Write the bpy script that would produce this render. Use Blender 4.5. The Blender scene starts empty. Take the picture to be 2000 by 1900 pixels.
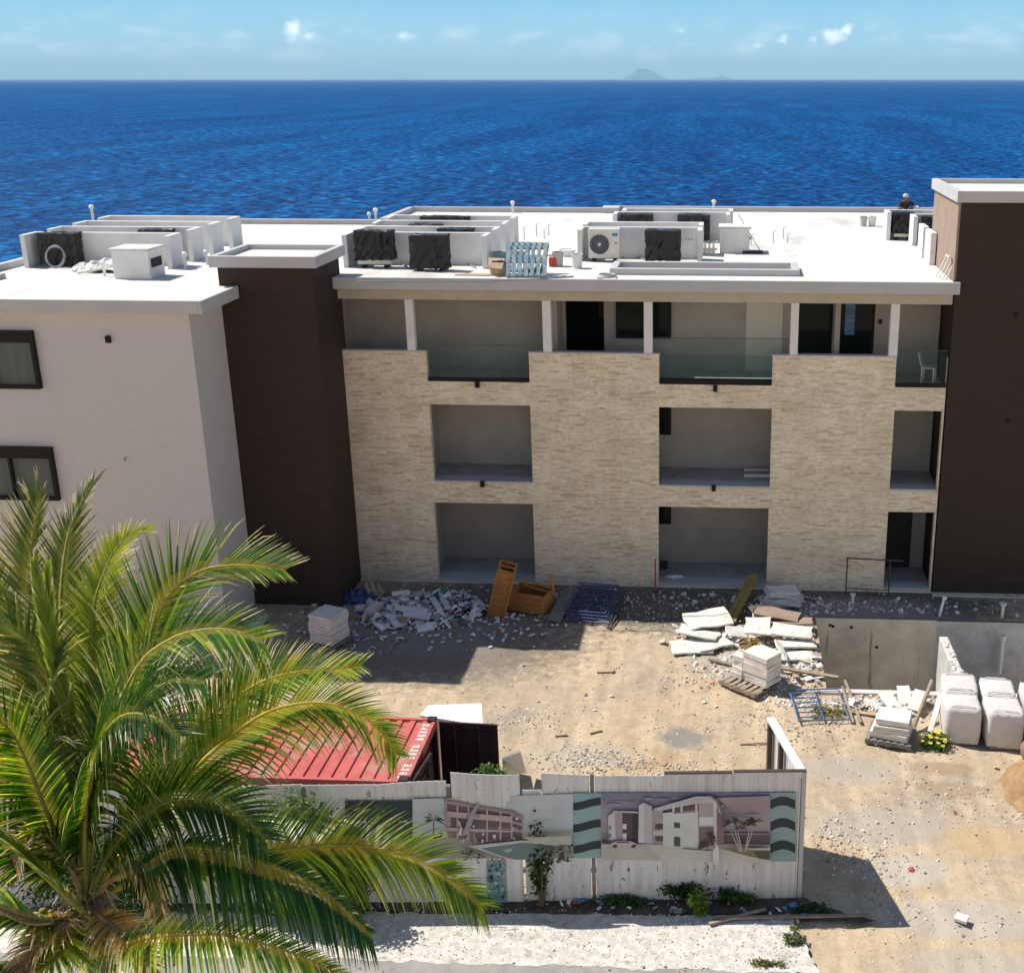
import bpy, bmesh, math, random
from mathutils import Vector, Matrix, Euler
from math import radians, sin, cos, pi
C = bpy.context.scene.collection
R = random.Random(7)
V = Vector

# ---------------------------------------------------------------- camera model
F_, CX, CY, TH, YAW, H = 2390., 1290., 950., radians(18.4), radians(3.2), 14.5
def ray(x, y):
    a = (x-CX)/F_; b = (y-CY)/F_
    r = (a, cos(TH)-b*sin(TH), -sin(TH)-b*cos(TH))
    c, s = cos(YAW), sin(YAW)
    return V((c*r[0]-s*r[1], s*r[0]+c*r[1], r[2]))
def G(x, y, z=0.):            # where a sight line meets the level z
    r = ray(x, y); t = (z-H)/r.z
    return V((r.x*t, r.y*t, z))
def W(x, y, Y):               # ... a wall at depth Y
    r = ray(x, y); t = Y/r.y
    return V((r.x*t, Y, H+r.z*t))
def T(x, y, t):
    r = ray(x, y); return V((r.x*t, r.y*t, H+r.z*t))

# ---------------------------------------------------------------- materials
def nm(name):
    m = bpy.data.materials.new(name); m.use_nodes = True
    nt = m.node_tree; p = nt.nodes['Principled BSDF']
    return m, nt, p
def tex(nt, kind, sc, det=4, rough=.6, scale3=(1,1,1), coord='Object'):
    tc = nt.nodes.new('ShaderNodeTexCoord'); mp = nt.nodes.new('ShaderNodeMapping')
    mp.inputs['Scale'].default_value = scale3
    nt.links.new(tc.outputs[coord], mp.inputs[0])
    t = nt.nodes.new(kind); nt.links.new(mp.outputs[0], t.inputs['Vector'])
    t.inputs['Scale'].default_value = sc
    if kind == 'ShaderNodeTexNoise':
        t.inputs['Detail'].default_value = det; t.inputs['Roughness'].default_value = rough
    return t
def ramp(nt, src, stops):
    r = nt.nodes.new('ShaderNodeValToRGB'); nt.links.new(src, r.inputs[0])
    e = r.color_ramp.elements
    while len(e) < len(stops): e.new(.5)
    for i, (p, c) in enumerate(stops):
        e[i].position = p; e[i].color = (*c, 1) if len(c) == 3 else c
    return r
def mixc(nt, a, b, fac, mode='MIX'):
    m = nt.nodes.new('ShaderNodeMix'); m.data_type = 'RGBA'; m.blend_type = mode
    for s, v in ((m.inputs['Factor'], fac), (m.inputs['A'], a), (m.inputs['B'], b)):
        if hasattr(v, 'is_output'): nt.links.new(v, s)
        elif isinstance(v, (int, float)): s.default_value = v
        else: s.default_value = (*v, 1)
    return m.outputs['Result']
def bump(nt, p, src, st=.3, dist=.02):
    b = nt.nodes.new('ShaderNodeBump'); b.inputs['Strength'].default_value = st
    b.inputs['Distance'].default_value = dist
    nt.links.new(src, b.inputs['Height']); nt.links.new(b.outputs[0], p.inputs['Normal'])
    return b
def grainy(name, col, col2, sc=6, rough=.8, bst=.25, bsc=40, sc3=(1,1,1), lo=.35, hi=.65, metal=0, spec=.4, blotch=None):
    m, nt, p = nm(name)
    n = tex(nt, 'ShaderNodeTexNoise', sc, 6, .65, sc3)
    r = ramp(nt, n.outputs[0], [(lo, col), (hi, col2)])
    c = r.outputs[0]
    if blotch:
        n3 = tex(nt, 'ShaderNodeTexNoise', blotch[0], 5, .7, blotch[3] if len(blotch) > 3 else (1,1,1))
        r3 = ramp(nt, n3.outputs[0], [(blotch[2], (0,0,0)), (min(blotch[2]+.1,1), (1,1,1))])
        c = mixc(nt, c, blotch[1], r3.outputs[0])
    nt.links.new(c, p.inputs['Base Color'])
    p.inputs['Roughness'].default_value = rough; p.inputs['Metallic'].default_value = metal
    p.inputs['Specular IOR Level'].default_value = spec
    n2 = tex(nt, 'ShaderNodeTexNoise', bsc, 4, .7)
    bump(nt, p, n2.outputs[0], bst, .02)
    return m
def attrmat(name, rough=.8, var=.18, sc=8, bst=.2, trans=0, spec=.3):
    m, nt, p = nm(name)
    a = nt.nodes.new('ShaderNodeVertexColor'); a.layer_name = 'Col'
    n = tex(nt, 'ShaderNodeTexNoise', sc, 5, .6)
    r = ramp(nt, n.outputs[0], [(.3, (1-var,)*3), (.7, (1,)*3)])
    c = mixc(nt, a.outputs[0], r.outputs[0], 1., 'MULTIPLY')
    nt.links.new(c, p.inputs['Base Color'])
    p.inputs['Roughness'].default_value = rough; p.inputs['Specular IOR Level'].default_value = spec
    if bst: bump(nt, p, n.outputs[0], bst, .02)
    if trans:
        t = nt.nodes.new('ShaderNodeBsdfTranslucent')
        g = mixc(nt, c, (1.0, 1.0, .35), 1., 'MULTIPLY')
        gain = mixc(nt, g, (2.1, 2.1, 1.5), 1., 'MULTIPLY')
        nt.links.new(gain, t.inputs[0])
        ms = nt.nodes.new('ShaderNodeMixShader'); ms.inputs[0].default_value = trans
        nt.links.new(p.outputs[0], ms.inputs[1]); nt.links.new(t.outputs[0], ms.inputs[2])
        nt.links.new(ms.outputs[0], nt.nodes['Material Output'].inputs[0])
    return m
M = {}
M['roof'] = grainy('roof_coating', (.64,.615,.575), (.53,.505,.465), 1.2, .75, .15, 14, lo=.4, hi=.75, blotch=(.5,(.47,.44,.40),.56,(1,.35,1)))
M['fascia'] = grainy('fascia_plaster', (.47,.46,.46), (.41,.40,.40), 1.5, .8, .12, 30, lo=.3, hi=.8, blotch=(.9,(.36,.35,.36),.66,(1,1,5)))
M['plaster'] = grainy('white_plaster', (.72,.71,.69), (.62,.61,.6), 2, .8, .15, 30, blotch=(1.2,(.5,.47,.42),.66,(3,3,.6)))
M['beam'] = grainy('beige_plaster', (.46,.41,.34), (.40,.36,.30), 2, .85, .12, 30, blotch=(1.4,(.32,.29,.25),.66,(2,2,.6)))
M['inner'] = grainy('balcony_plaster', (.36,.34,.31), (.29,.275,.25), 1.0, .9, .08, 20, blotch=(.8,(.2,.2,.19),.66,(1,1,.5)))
M['inner_sunlit'] = grainy('sunlit_balcony_plaster', (.56,.55,.48), (.5,.49,.43), 1.0, .9, .08, 20)  # brighter copy of the balcony plaster for its sunlit stretch
M['concrete_floor'] = grainy('grey_screed', (.42,.4,.38), (.3,.29,.275), 3, .85, .1, 30)
M['peach'] = grainy('peach_paint', (.32,.235,.18), (.27,.19,.145), 2, .85, .1, 30)
M['black'] = grainy('black_aluminium', (.008,.008,.009), (.014,.014,.015), 10, .45, .05, 30, spec=.15)
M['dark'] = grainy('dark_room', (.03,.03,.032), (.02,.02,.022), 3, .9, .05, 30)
M['concrete'] = grainy('bare_concrete', (.74,.65,.5), (.55,.47,.36), 1.3, .9, .25, 25, blotch=(1.1,(.22,.12,.05),.6,(3.4,3.4,.3)))
M['block'] = grainy('painted_block', (.62,.6,.56), (.45,.43,.4), 3, .85, .3, 25)
M['steel'] = grainy('rusty_steel', (.09,.06,.045), (.05,.04,.035), 12, .6, .2, 40)
M['blue_steel'] = grainy('blue_paint_steel', (.06,.13,.32), (.12,.17,.26), 12, .5, .15, 40, blotch=(14,(.12,.1,.09),.6))
M['navy_steel'] = grainy('navy_paint_steel', (.025,.05,.16), (.05,.075,.17), 12, .45, .15, 40, blotch=(14,(.1,.1,.12),.6))
M['galv'] = grainy('galvanised_steel', (.4,.42,.45), (.28,.3,.33), 8, .4, .1, 40, metal=.5)
M['wood'] = grainy('plywood', (.42,.20,.06), (.30,.13,.035), 3, .7, .2, 40, (1,1,6), blotch=(5,(.18,.07,.02),.62))
M['plank'] = grainy('yellow_timber', (.34,.25,.06), (.24,.17,.04), 5, .7, .2, 40)
M['oldwood'] = grainy('weathered_timber', (.38,.3,.22), (.24,.18,.13), 6, .8, .3, 40)
M['greywood'] = grainy('grey_timber', (.24,.22,.2), (.15,.14,.13), 6, .8, .3, 40)
M['bluewood'] = grainy('blue_painted_timber', (.10,.26,.36), (.24,.31,.34), 5, .8, .3, 40, (3,.6,3), blotch=(7,(.42,.39,.34),.5))
M['tile'] = grainy('stone_tile', (.74,.71,.66), (.58,.54,.48), 3, .75, .5, 14, blotch=(2.6,(.46,.37,.27),.6))
M['bag'] = grainy('woven_white_bag', (.62,.585,.56), (.54,.5,.475), 2, .75, .4, 9, blotch=(1.6,(.52,.42,.3),.63))
M['plastic_black'] = grainy('black_plastic_wrap', (.007,.007,.008), (.016,.016,.018), 4, .35, .7, 12)
M['plastic_white'] = grainy('white_plastic', (.72,.72,.7), (.62,.62,.6), 4, .45, .05, 20)
M['cream_metal'] = grainy('cream_metal', (.68,.66,.56), (.62,.6,.5), 4, .4, .05, 20)
M['cardboard'] = grainy('cardboard', (.5,.36,.24), (.36,.26,.18), 4, .9, .1, 20)
M['red'] = grainy('red_paint', (.5,.06,.03), (.36,.05,.03), 6, .6, .1, 30)
M['container_red'] = grainy('faded_red_container', (.5,.11,.095), (.4,.08,.07), 1.6, .7, .1, 30, blotch=(1.3,(.36,.2,.14),.52))
M['container_dark'] = grainy('maroon_container', (.035,.012,.013), (.02,.008,.009), 4, .6, .1, 30)
M['bark'] = grainy('palm_bark', (.2,.16,.13), (.1,.08,.065), 8, .95, .8, 20, (1,1,4))
M['fibre'] = attrmat('palm_fibre', .9, .3)
M['leaf'] = attrmat('palm_leaf', .34, .12, 3, 0, .45, .5)
M['shrub'] = attrmat('shrub_leaf', .5, .2, 3, 0, .3, .4)
M['paint'] = attrmat('mixed_surface', .75, .2)
M['print'] = attrmat('printed_vinyl', .55, .16, 2.5, .08)
M['stone_bits'] = attrmat('loose_stone', .9, .2, 20)
M['curtain'] = grainy('drawn_curtain', (.10,.115,.108), (.07,.082,.078), 2, .6, .05, 10, (4,4,.3))

def glassmat(name, col, rough=.03, mix=.94):
    m, nt, p = nm(name)
    p.inputs['Base Color'].default_value = (*col, 1)
    p.inputs['Roughness'].default_value = rough; p.inputs['Specular IOR Level'].default_value = .5
    tr = nt.nodes.new('ShaderNodeBsdfTransparent'); tr.inputs[0].default_value = (.93,.965,.95,1)
    ms = nt.nodes.new('ShaderNodeMixShader'); ms.inputs[0].default_value = mix
    nt.links.new(p.outputs[0], ms.inputs[1]); nt.links.new(tr.outputs[0], ms.inputs[2])
    nt.links.new(ms.outputs[0], nt.nodes['Material Output'].inputs[0])
    return m
M['glass'] = glassmat('balustrade_glass', (.12,.19,.17))
def pane():
    m, nt, p = nm('window_pane'); p.inputs['Base Color'].default_value = (.01,.014,.014,1); p.inputs['Specular IOR Level'].default_value = .12
    p.inputs['Roughness'].default_value = .06
    return m
M['pane'] = pane()
def reflection_badge_blue():  # blue of the painted glass reflection, also used on the unit badge
    m, nt, p = nm('blue_reflection_and_badge'); p.inputs['Base Color'].default_value = (.04,.16,.36,1); p.inputs['Roughness'].default_value = .3
    n = tex(nt, 'ShaderNodeTexNoise', 3, 3, .5, (1,1,3)); r = ramp(nt, n.outputs[0], [(.35,(.05,.2,.45)),(.65,(.015,.06,.15))])
    nt.links.new(r.outputs[0], p.inputs['Base Color']); return m
M['reflection_badge_blue'] = reflection_badge_blue()

def brickmat(name, cols, bw, bh, mortar, msize, rough=.85, bst=.5, stain=None, offs=.5, vertical_axis='z'):
    """running-bond cladding laid out in the wall's own x/z (or y/z) metres"""
    m, nt, p = nm(name)
    tc = nt.nodes.new('ShaderNodeTexCoord'); sx = nt.nodes.new('ShaderNodeSeparateXYZ')
    nt.links.new(tc.outputs['Object'], sx.inputs[0])
    ad = nt.nodes.new('ShaderNodeMath'); ad.operation = 'ADD'
    nt.links.new(sx.outputs[0], ad.inputs[0]); nt.links.new(sx.outputs[1], ad.inputs[1])
    cb = nt.nodes.new('ShaderNodeCombineXYZ')
    nt.links.new(ad.outputs[0], cb.inputs[0]); nt.links.new(sx.outputs[2], cb.inputs[1])
    b = nt.nodes.new('ShaderNodeTexBrick'); nt.links.new(cb.outputs[0], b.inputs['Vector'])
    b.inputs['Scale'].default_value = 1; b.inputs['Brick Width'].default_value = bw
    b.inputs['Row Height'].default_value = bh; b.inputs['Mortar Size'].default_value = msize
    b.inputs['Mortar Smooth'].default_value = .3; b.offset = offs; b.offset_frequency = 2
    b.inputs['Color1'].default_value = (0,0,0,1); b.inputs['Color2'].default_value = (1,1,1,1)
    b.inputs['Mortar'].default_value = (.5,.5,.5,1); b.inputs['Bias'].default_value = 0
    r = ramp(nt, b.outputs['Color'], cols)
    n = tex(nt, 'ShaderNodeTexNoise', 1, 6, .7, (5,5,22))
    rn = ramp(nt, n.outputs[0], [(.3, (.9,)*3), (.72, (1.04,1.04,1.04))])
    c = mixc(nt, r.outputs[0], rn.outputs[0], 1., 'MULTIPLY')
    if stain:
        nb = tex(nt, 'ShaderNodeTexNoise', .8, 4, .6, (1,1,1.6)); rb_ = ramp(nt, nb.outputs[0], [(.35, (.86,.84,.8)), (.65, (1.06,1.05,1.04))]); c = mixc(nt, c, rb_.outputs[0], 1., 'MULTIPLY'); nc = tex(nt, 'ShaderNodeTexNoise', 1, 4, .7, (6,6,11)); rcc = ramp(nt, nc.outputs[0], [(.32, (.8,.74,.66)), (.5, (1,1,1)), (.7, (1.06,1.07,1.1))]); c = mixc(nt, c, rcc.outputs[0], 1., 'MULTIPLY')
        n2 = tex(nt, 'ShaderNodeTexNoise', 1, 3, .6, (2.6,2.6,17))
        r2 = ramp(nt, n2.outputs[0], [(.57, (0,0,0)), (.67, (.75,.75,.75))])
        n4 = tex(nt, 'ShaderNodeTexNoise', .9, 3, .6)
        r4 = ramp(nt, n4.outputs[0], [(.42, (.15,)*3), (.6, (1,)*3)])
        f = mixc(nt, r2.outputs[0], r4.outputs[0], 1., 'MULTIPLY')
        c = mixc(nt, c, stain, f)
    c = mixc(nt, c, mortar, b.outputs['Fac'])
    nt.links.new(c, p.inputs['Base Color']); p.inputs['Roughness'].default_value = rough
    p.inputs['Specular IOR Level'].default_value = .3
    inv = nt.nodes.new('ShaderNodeMath'); inv.operation = 'MULTIPLY_ADD'
    nt.links.new(b.outputs['Fac'], inv.inputs[0]); inv.inputs[1].default_value = -1
    nt.links.new(n.outputs[0], inv.inputs[2])
    ad2 = nt.nodes.new('ShaderNodeMath'); ad2.operation = 'MULTIPLY_ADD'
    nt.links.new(b.outputs['Color'], ad2.inputs[0]); ad2.inputs[1].default_value = .8
    nt.links.new(inv.outputs[0], ad2.inputs[2])
    bump(nt, p, ad2.outputs[0], bst, .02)
    return m
M['stone'] = brickmat('stacked_stone', [(0,(.6,.48,.33)), (.1,(.72,.62,.465)), (.5,(.80,.71,.56)), (.85,(.82,.745,.61)), (1,(.73,.63,.48))], .34, .056, (.55,.45,.31), .003, stain=(.3,.155,.07), offs=.37)
M['pale_tile'] = brickmat('pale_strip_tile', [(0,(.52,.503,.50)), (.5,(.53,.513,.51)), (1,(.54,.523,.52))], .3, .075, (.505,.488,.486), .005, bst=.1)
M['brown_tile'] = brickmat('brown_strip_tile', [(0,(.034,.0225,.0175)), (.5,(.037,.0245,.019)), (1,(.040,.027,.021))], .6, .15, (.02,.014,.0115), .006, bst=.1, rough=.75)

# ---------------------------------------------------------------- mesh builder
class MB:
    def __init__(s): s.v = []; s.f = []; s.c = []
    def face(s, pts, col=(.5,.5,.5)):
        n = len(s.v); s.v += [tuple(p) for p in pts]; s.f.append(tuple(range(n, n+len(pts)))); s.c.append(col); return s
    def hexa(s, p, col=(.5,.5,.5)):     # p: 4 bottom (ccw) + 4 top
        n = len(s.v); s.v += [tuple(q) for q in p]
        for f in ((3,2,1,0), (4,5,6,7), (0,1,5,4), (1,2,6,5), (2,3,7,6), (3,0,4,7)):
            s.f.append(tuple(n+i for i in f)); s.c.append(col)
        return s
    def box(s, a, b, col=(.5,.5,.5), M4=None):
        (x0,y0,z0), (x1,y1,z1) = a, b
        p = [V(q) for q in ((x0,y0,z0),(x1,y0,z0),(x1,y1,z0),(x0,y1,z0),(x0,y0,z1),(x1,y0,z1),(x1,y1,z1),(x0,y1,z1))]
        if M4 is not None: p = [M4 @ q for q in p]
        return s.hexa(p, col)
    def tube(s, pts, r, n=8, col=(.5,.5,.5), cap=True):
        pts = [V(p) for p in pts]; k0 = len(s.v)
        rs = r if isinstance(r, (list, tuple)) else [r]*len(pts)
        for i, p in enumerate(pts):
            d = (pts[min(i+1, len(pts)-1)]-pts[max(i-1, 0)]).normalized()
            a = d.cross(V((0,0,1)) if abs(d.z) < .95 else V((1,0,0))).normalized(); b = d.cross(a)
            for j in range(n):
                t = 2*pi*j/n; s.v.append(tuple(p+rs[i]*(a*cos(t)+b*sin(t))))
        for i in range(len(pts)-1):
            for j in range(n):
                a0 = k0+i*n+j; a1 = k0+i*n+(j+1) % n
                s.f.append((a0, a0+n, a1+n, a1)); s.c.append(col)
        if cap:
            s.f.append(tuple(k0+j for j in range(n))); s.c.append(col)
            m = k0+(len(pts)-1)*n; s.f.append(tuple(m+n-1-j for j in range(n))); s.c.append(col)
        return s
    def lathe(s, prof, n=16, M4=None, col=(.5,.5,.5)):
        k0 = len(s.v)
        for (r, z) in prof:
            for j in range(n):
                q = V((r*cos(2*pi*j/n), r*sin(2*pi*j/n), z)); s.v.append(tuple(M4 @ q if M4 is not None else q))
        for i in range(len(prof)-1):
            for j in range(n):
                a0 = k0+i*n+j; a1 = k0+i*n+(j+1) % n
                s.f.append((a0, a1, a1+n, a0+n)); s.c.append(col)
        s.f.append(tuple(k0+n-1-j for j in range(n))); s.c.append(col)
        m = k0+(len(prof)-1)*n; s.f.append(tuple(m+j for j in range(n))); s.c.append(col)
        return s
    def prism(s, poly, z0, z1, M4=None, col=(.5,.5,.5)):
        n = len(poly); k = len(s.v)
        for z in (z0, z1):
            for (x, y) in poly:
                q = V((x, y, z)); s.v.append(tuple(M4 @ q if M4 is not None else q))
        s.f.append(tuple(k+n-1-i for i in range(n))); s.c.append(col)
        s.f.append(tuple(k+n+i for i in range(n))); s.c.append(col)
        for i in range(n):
            j = (i+1) % n; s.f.append((k+i, k+j, k+n+j, k+n+i)); s.c.append(col)
        return s
    def build(s, name, mat, parent=None, bevel=0, smooth=False, loc=None):
        me = bpy.data.meshes.new(name)
        off = V(loc) if loc is not None else V((0,0,0))
        me.from_pydata([tuple(V(v)-off) for v in s.v], [], s.f)
        ca = me.color_attributes.new('Col', 'FLOAT_COLOR', 'CORNER')
        i = 0
        flat = []
        for f, c in zip(s.f, s.c):
            for _ in f: flat += [c[0], c[1], c[2], 1.]
        ca.data.foreach_set('color', flat)
        me.materials.append(mat); me.validate()
        if smooth: me.polygons.foreach_set('use_smooth', [True]*len(me.polygons))
        o = bpy.data.objects.new(name, me); C.objects.link(o)
        o.location = off
        if parent is not None:
            o.parent = parent
            o.matrix_parent_inverse = Matrix.Identity(4)
            if parent.type == 'EMPTY' or parent.location.length: pass
        if bevel:
            b = o.modifiers.new('bevel', 'BEVEL'); b.width = bevel; b.segments = 2; b.limit_method = 'ANGLE'
        return o
def tag(o, label=None, cat=None, group=None, kind=None):
    if label: o['label'] = label
    if cat: o['category'] = cat
    if group: o['group'] = group
    if kind: o['kind'] = kind
    return o
def thing(name, label, cat, loc=(0,0,0), rz=0, group=None):
    o = bpy.data.objects.new(name, None); C.objects.link(o); o.location = loc; o.rotation_euler = (0,0,rz)
    o.empty_display_size = .2
    return tag(o, label, cat, group)
def copy_tree(o, parent=None):
    c = o.copy(); C.objects.link(c); c.parent = parent
    for ch in list(o.children): copy_tree(ch, c)
    return c
def Mx(loc=(0,0,0), rx=0, ry=0, rz=0):
    return Matrix.Translation(V(loc)) @ Euler((rx, ry, rz), 'XYZ').to_matrix().to_4x4()
def jit(c, k=.1, r=R):
    f = 1+r.uniform(-k, k); return (c[0]*f, c[1]*f, c[2]*f)

# ---------------------------------------------------------------- world & light
SUNV = V((-.70, .23, 1.)).normalized()
sc = bpy.context.scene
w = bpy.data.worlds.new('World'); sc.world = w; w.use_nodes = True
nt = w.node_tree; bg = nt.nodes['Background']
sky = nt.nodes.new('ShaderNodeTexSky'); sky.sky_type = 'NISHITA'; sky.sun_disc = False
sky.sun_elevation = math.asin(SUNV.z); sky.sun_rotation = math.atan2(SUNV.x, SUNV.y)
sky.air_density = 1.0; sky.dust_density = .4; sky.ozone_density = 2.0; sky.altitude = 20
geo = nt.nodes.new('ShaderNodeTexCoord'); sep = nt.nodes.new('ShaderNodeSeparateXYZ')
nt.links.new(geo.outputs['Generated'], sep.inputs[0])
# low sky: pale cyan band above the horizon
lowsea = ramp(nt, sep.outputs[2], [(0., (2.7,3.95,4.7)), (.03, (2.0,3.6,4.6)), (.06, (1.25,3.0,4.2)), (.3, (.5,1.2,2.3))])
low_fill = ramp(nt, sep.outputs[2], [(0., (6.2,5.5,4.6)), (.1, (6.6,6.0,5.1)), (.25, (4.4,4.2,3.9))])   # warm bright band behind the camera, added to fill the shaded facade
yf = ramp(nt, sep.outputs[1], [(.0, (1,1,1)), (.2, (0,0,0))])
low_ = mixc(nt, lowsea.outputs[0], low_fill.outputs[0], yf.outputs[0])
fac = ramp(nt, sep.outputs[2], [(.0, (1,1,1)), (.10, (1,1,1)), (.35, (0,0,0))])
base = mixc(nt, mixc(nt, sky.outputs[0], (.5,.5,.52), 1., 'MULTIPLY'), low_, fac.outputs[0])
# soft fair-weather cloud near the horizon
mp = nt.nodes.new('ShaderNodeMapping'); mp.inputs['Scale'].default_value = (26, 26, 70)
nt.links.new(geo.outputs['Generated'], mp.inputs[0])
n1 = nt.nodes.new('ShaderNodeTexNoise'); n1.inputs['Scale'].default_value = 1; n1.inputs['Detail'].default_value = 8; n1.inputs['Roughness'].default_value = .62
nt.links.new(mp.outputs[0], n1.inputs['Vector'])
c1 = ramp(nt, n1.outputs[0], [(.5, (0,0,0)), (.68, (.7,)*3)])
band = ramp(nt, sep.outputs[2], [(0., (.2,)*3), (.012, (.75,)*3), (.03, (.7,)*3), (.044, (.12,)*3), (.062, (0,0,0))])
cf = mixc(nt, c1.outputs[0], band.outputs[0], 1., 'MULTIPLY')
base = mixc(nt, base, (5.2, 5.6, 5.8), cf)
# a few distinct cumulus heads
mp2 = nt.nodes.new('ShaderNodeMapping'); mp2.inputs['Scale'].default_value = (90, 90, 120)
nt.links.new(geo.outputs['Generated'], mp2.inputs[0])
n2 = nt.nodes.new('ShaderNodeTexNoise'); n2.inputs['Scale'].default_value = 1; n2.inputs['Detail'].default_value = 6; n2.inputs['Roughness'].default_value = .6
nt.links.new(mp2.outputs[0], n2.inputs['Vector'])
heads = [(572,60,20,26,1.),(600,72,22,16,.8),(788,70,30,14,.75),(1625,72,34,20,1.),(1655,60,20,16,.95),(1590,76,18,12,.8),(1530,78,16,14,.9),(1480,90,18,14,.7),(1330,60,14,12,.5),(1282,76,10,12,.45),(1006,87,12,10,.6),(12,68,18,10,.5),(890,84,16,14,.4),(965,82,22,8,.35),(1060,92,26,10,.35),(670,78,20,8,.35),(1380,106,30,10,.3),(100,90,60,20,.28),(330,80,60,16,.25)]
acc = None
for (hx, hy, rx, ry, st) in heads:
    d = ray(hx, hy).normalized()
    sub = nt.nodes.new('ShaderNodeVectorMath'); sub.operation = 'SUBTRACT'
    nt.links.new(geo.outputs['Generated'], sub.inputs[0]); sub.inputs[1].default_value = d
    k = F_/cos(TH)
    mul = nt.nodes.new('ShaderNodeVectorMath'); mul.operation = 'MULTIPLY'
    nt.links.new(sub.outputs[0], mul.inputs[0]); mul.inputs[1].default_value = (k/rx, k/rx, k/ry)
    ln = nt.nodes.new('ShaderNodeVectorMath'); ln.operation = 'LENGTH'; nt.links.new(mul.outputs[0], ln.inputs[0])
    ma = nt.nodes.new('ShaderNodeMath'); ma.operation = 'MULTIPLY_ADD'; ma.use_clamp = True
    nt.links.new(ln.outputs['Value'], ma.inputs[0]); ma.inputs[1].default_value = -.7*st; ma.inputs[2].default_value = 1.0*st
    if acc is None: acc = ma.outputs[0]
    else:
        mx = nt.nodes.new('ShaderNodeMath'); mx.operation = 'MAXIMUM'
        nt.links.new(acc, mx.inputs[0]); nt.links.new(ma.outputs[0], mx.inputs[1]); acc = mx.outputs[0]
s1 = nt.nodes.new('ShaderNodeMath'); s1.operation = 'MULTIPLY_ADD'
nt.links.new(n2.outputs[0], s1.inputs[0]); s1.inputs[1].default_value = 1.9; s1.inputs[2].default_value = -1.15
s2 = nt.nodes.new('ShaderNodeMath'); s2.operation = 'ADD'; nt.links.new(s1.outputs[0], s2.inputs[0]); nt.links.new(acc, s2.inputs[1])
s3 = nt.nodes.new('ShaderNodeMath'); s3.operation = 'MULTIPLY'; s3.use_clamp = True
nt.links.new(s2.outputs[0], s3.inputs[0]); nt.links.new(acc, s3.inputs[1])
hr = ramp(nt, s3.outputs[0], [(.04, (0,0,0)), (.5, (.95,)*3)])
base = mixc(nt, base, (6.6, 6.9, 7.0), hr.outputs[0])
nt.links.new(base, bg.inputs[0]); bg.inputs[1].default_value = .15
sl = bpy.data.lights.new('sun', 'SUN'); sl.energy = 4.4; sl.angle = radians(.5); sl.color = (1, .955, .88)
so = bpy.data.objects.new('sun', sl); C.objects.link(so); so.rotation_euler = SUNV.to_track_quat('Z', 'Y').to_euler()
so.location = (-20, 20, 60)
sc.view_settings.view_transform = 'Standard'; sc.view_settings.look = 'None'; sc.view_settings.gamma = 1
sc.view_settings.exposure = .54
cd = bpy.data.cameras.new('camera'); cam = bpy.data.objects.new('camera', cd); C.objects.link(cam); sc.camera = cam
cam.location = (0, 0, H); cam.rotation_euler = (pi/2-TH, 0, YAW)
cd.sensor_width = 36; cd.lens = 36*F_/2000; cd.shift_x = -(CX-1000)/2000; cd.clip_end = 150000; cd.clip_start = .5

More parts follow.
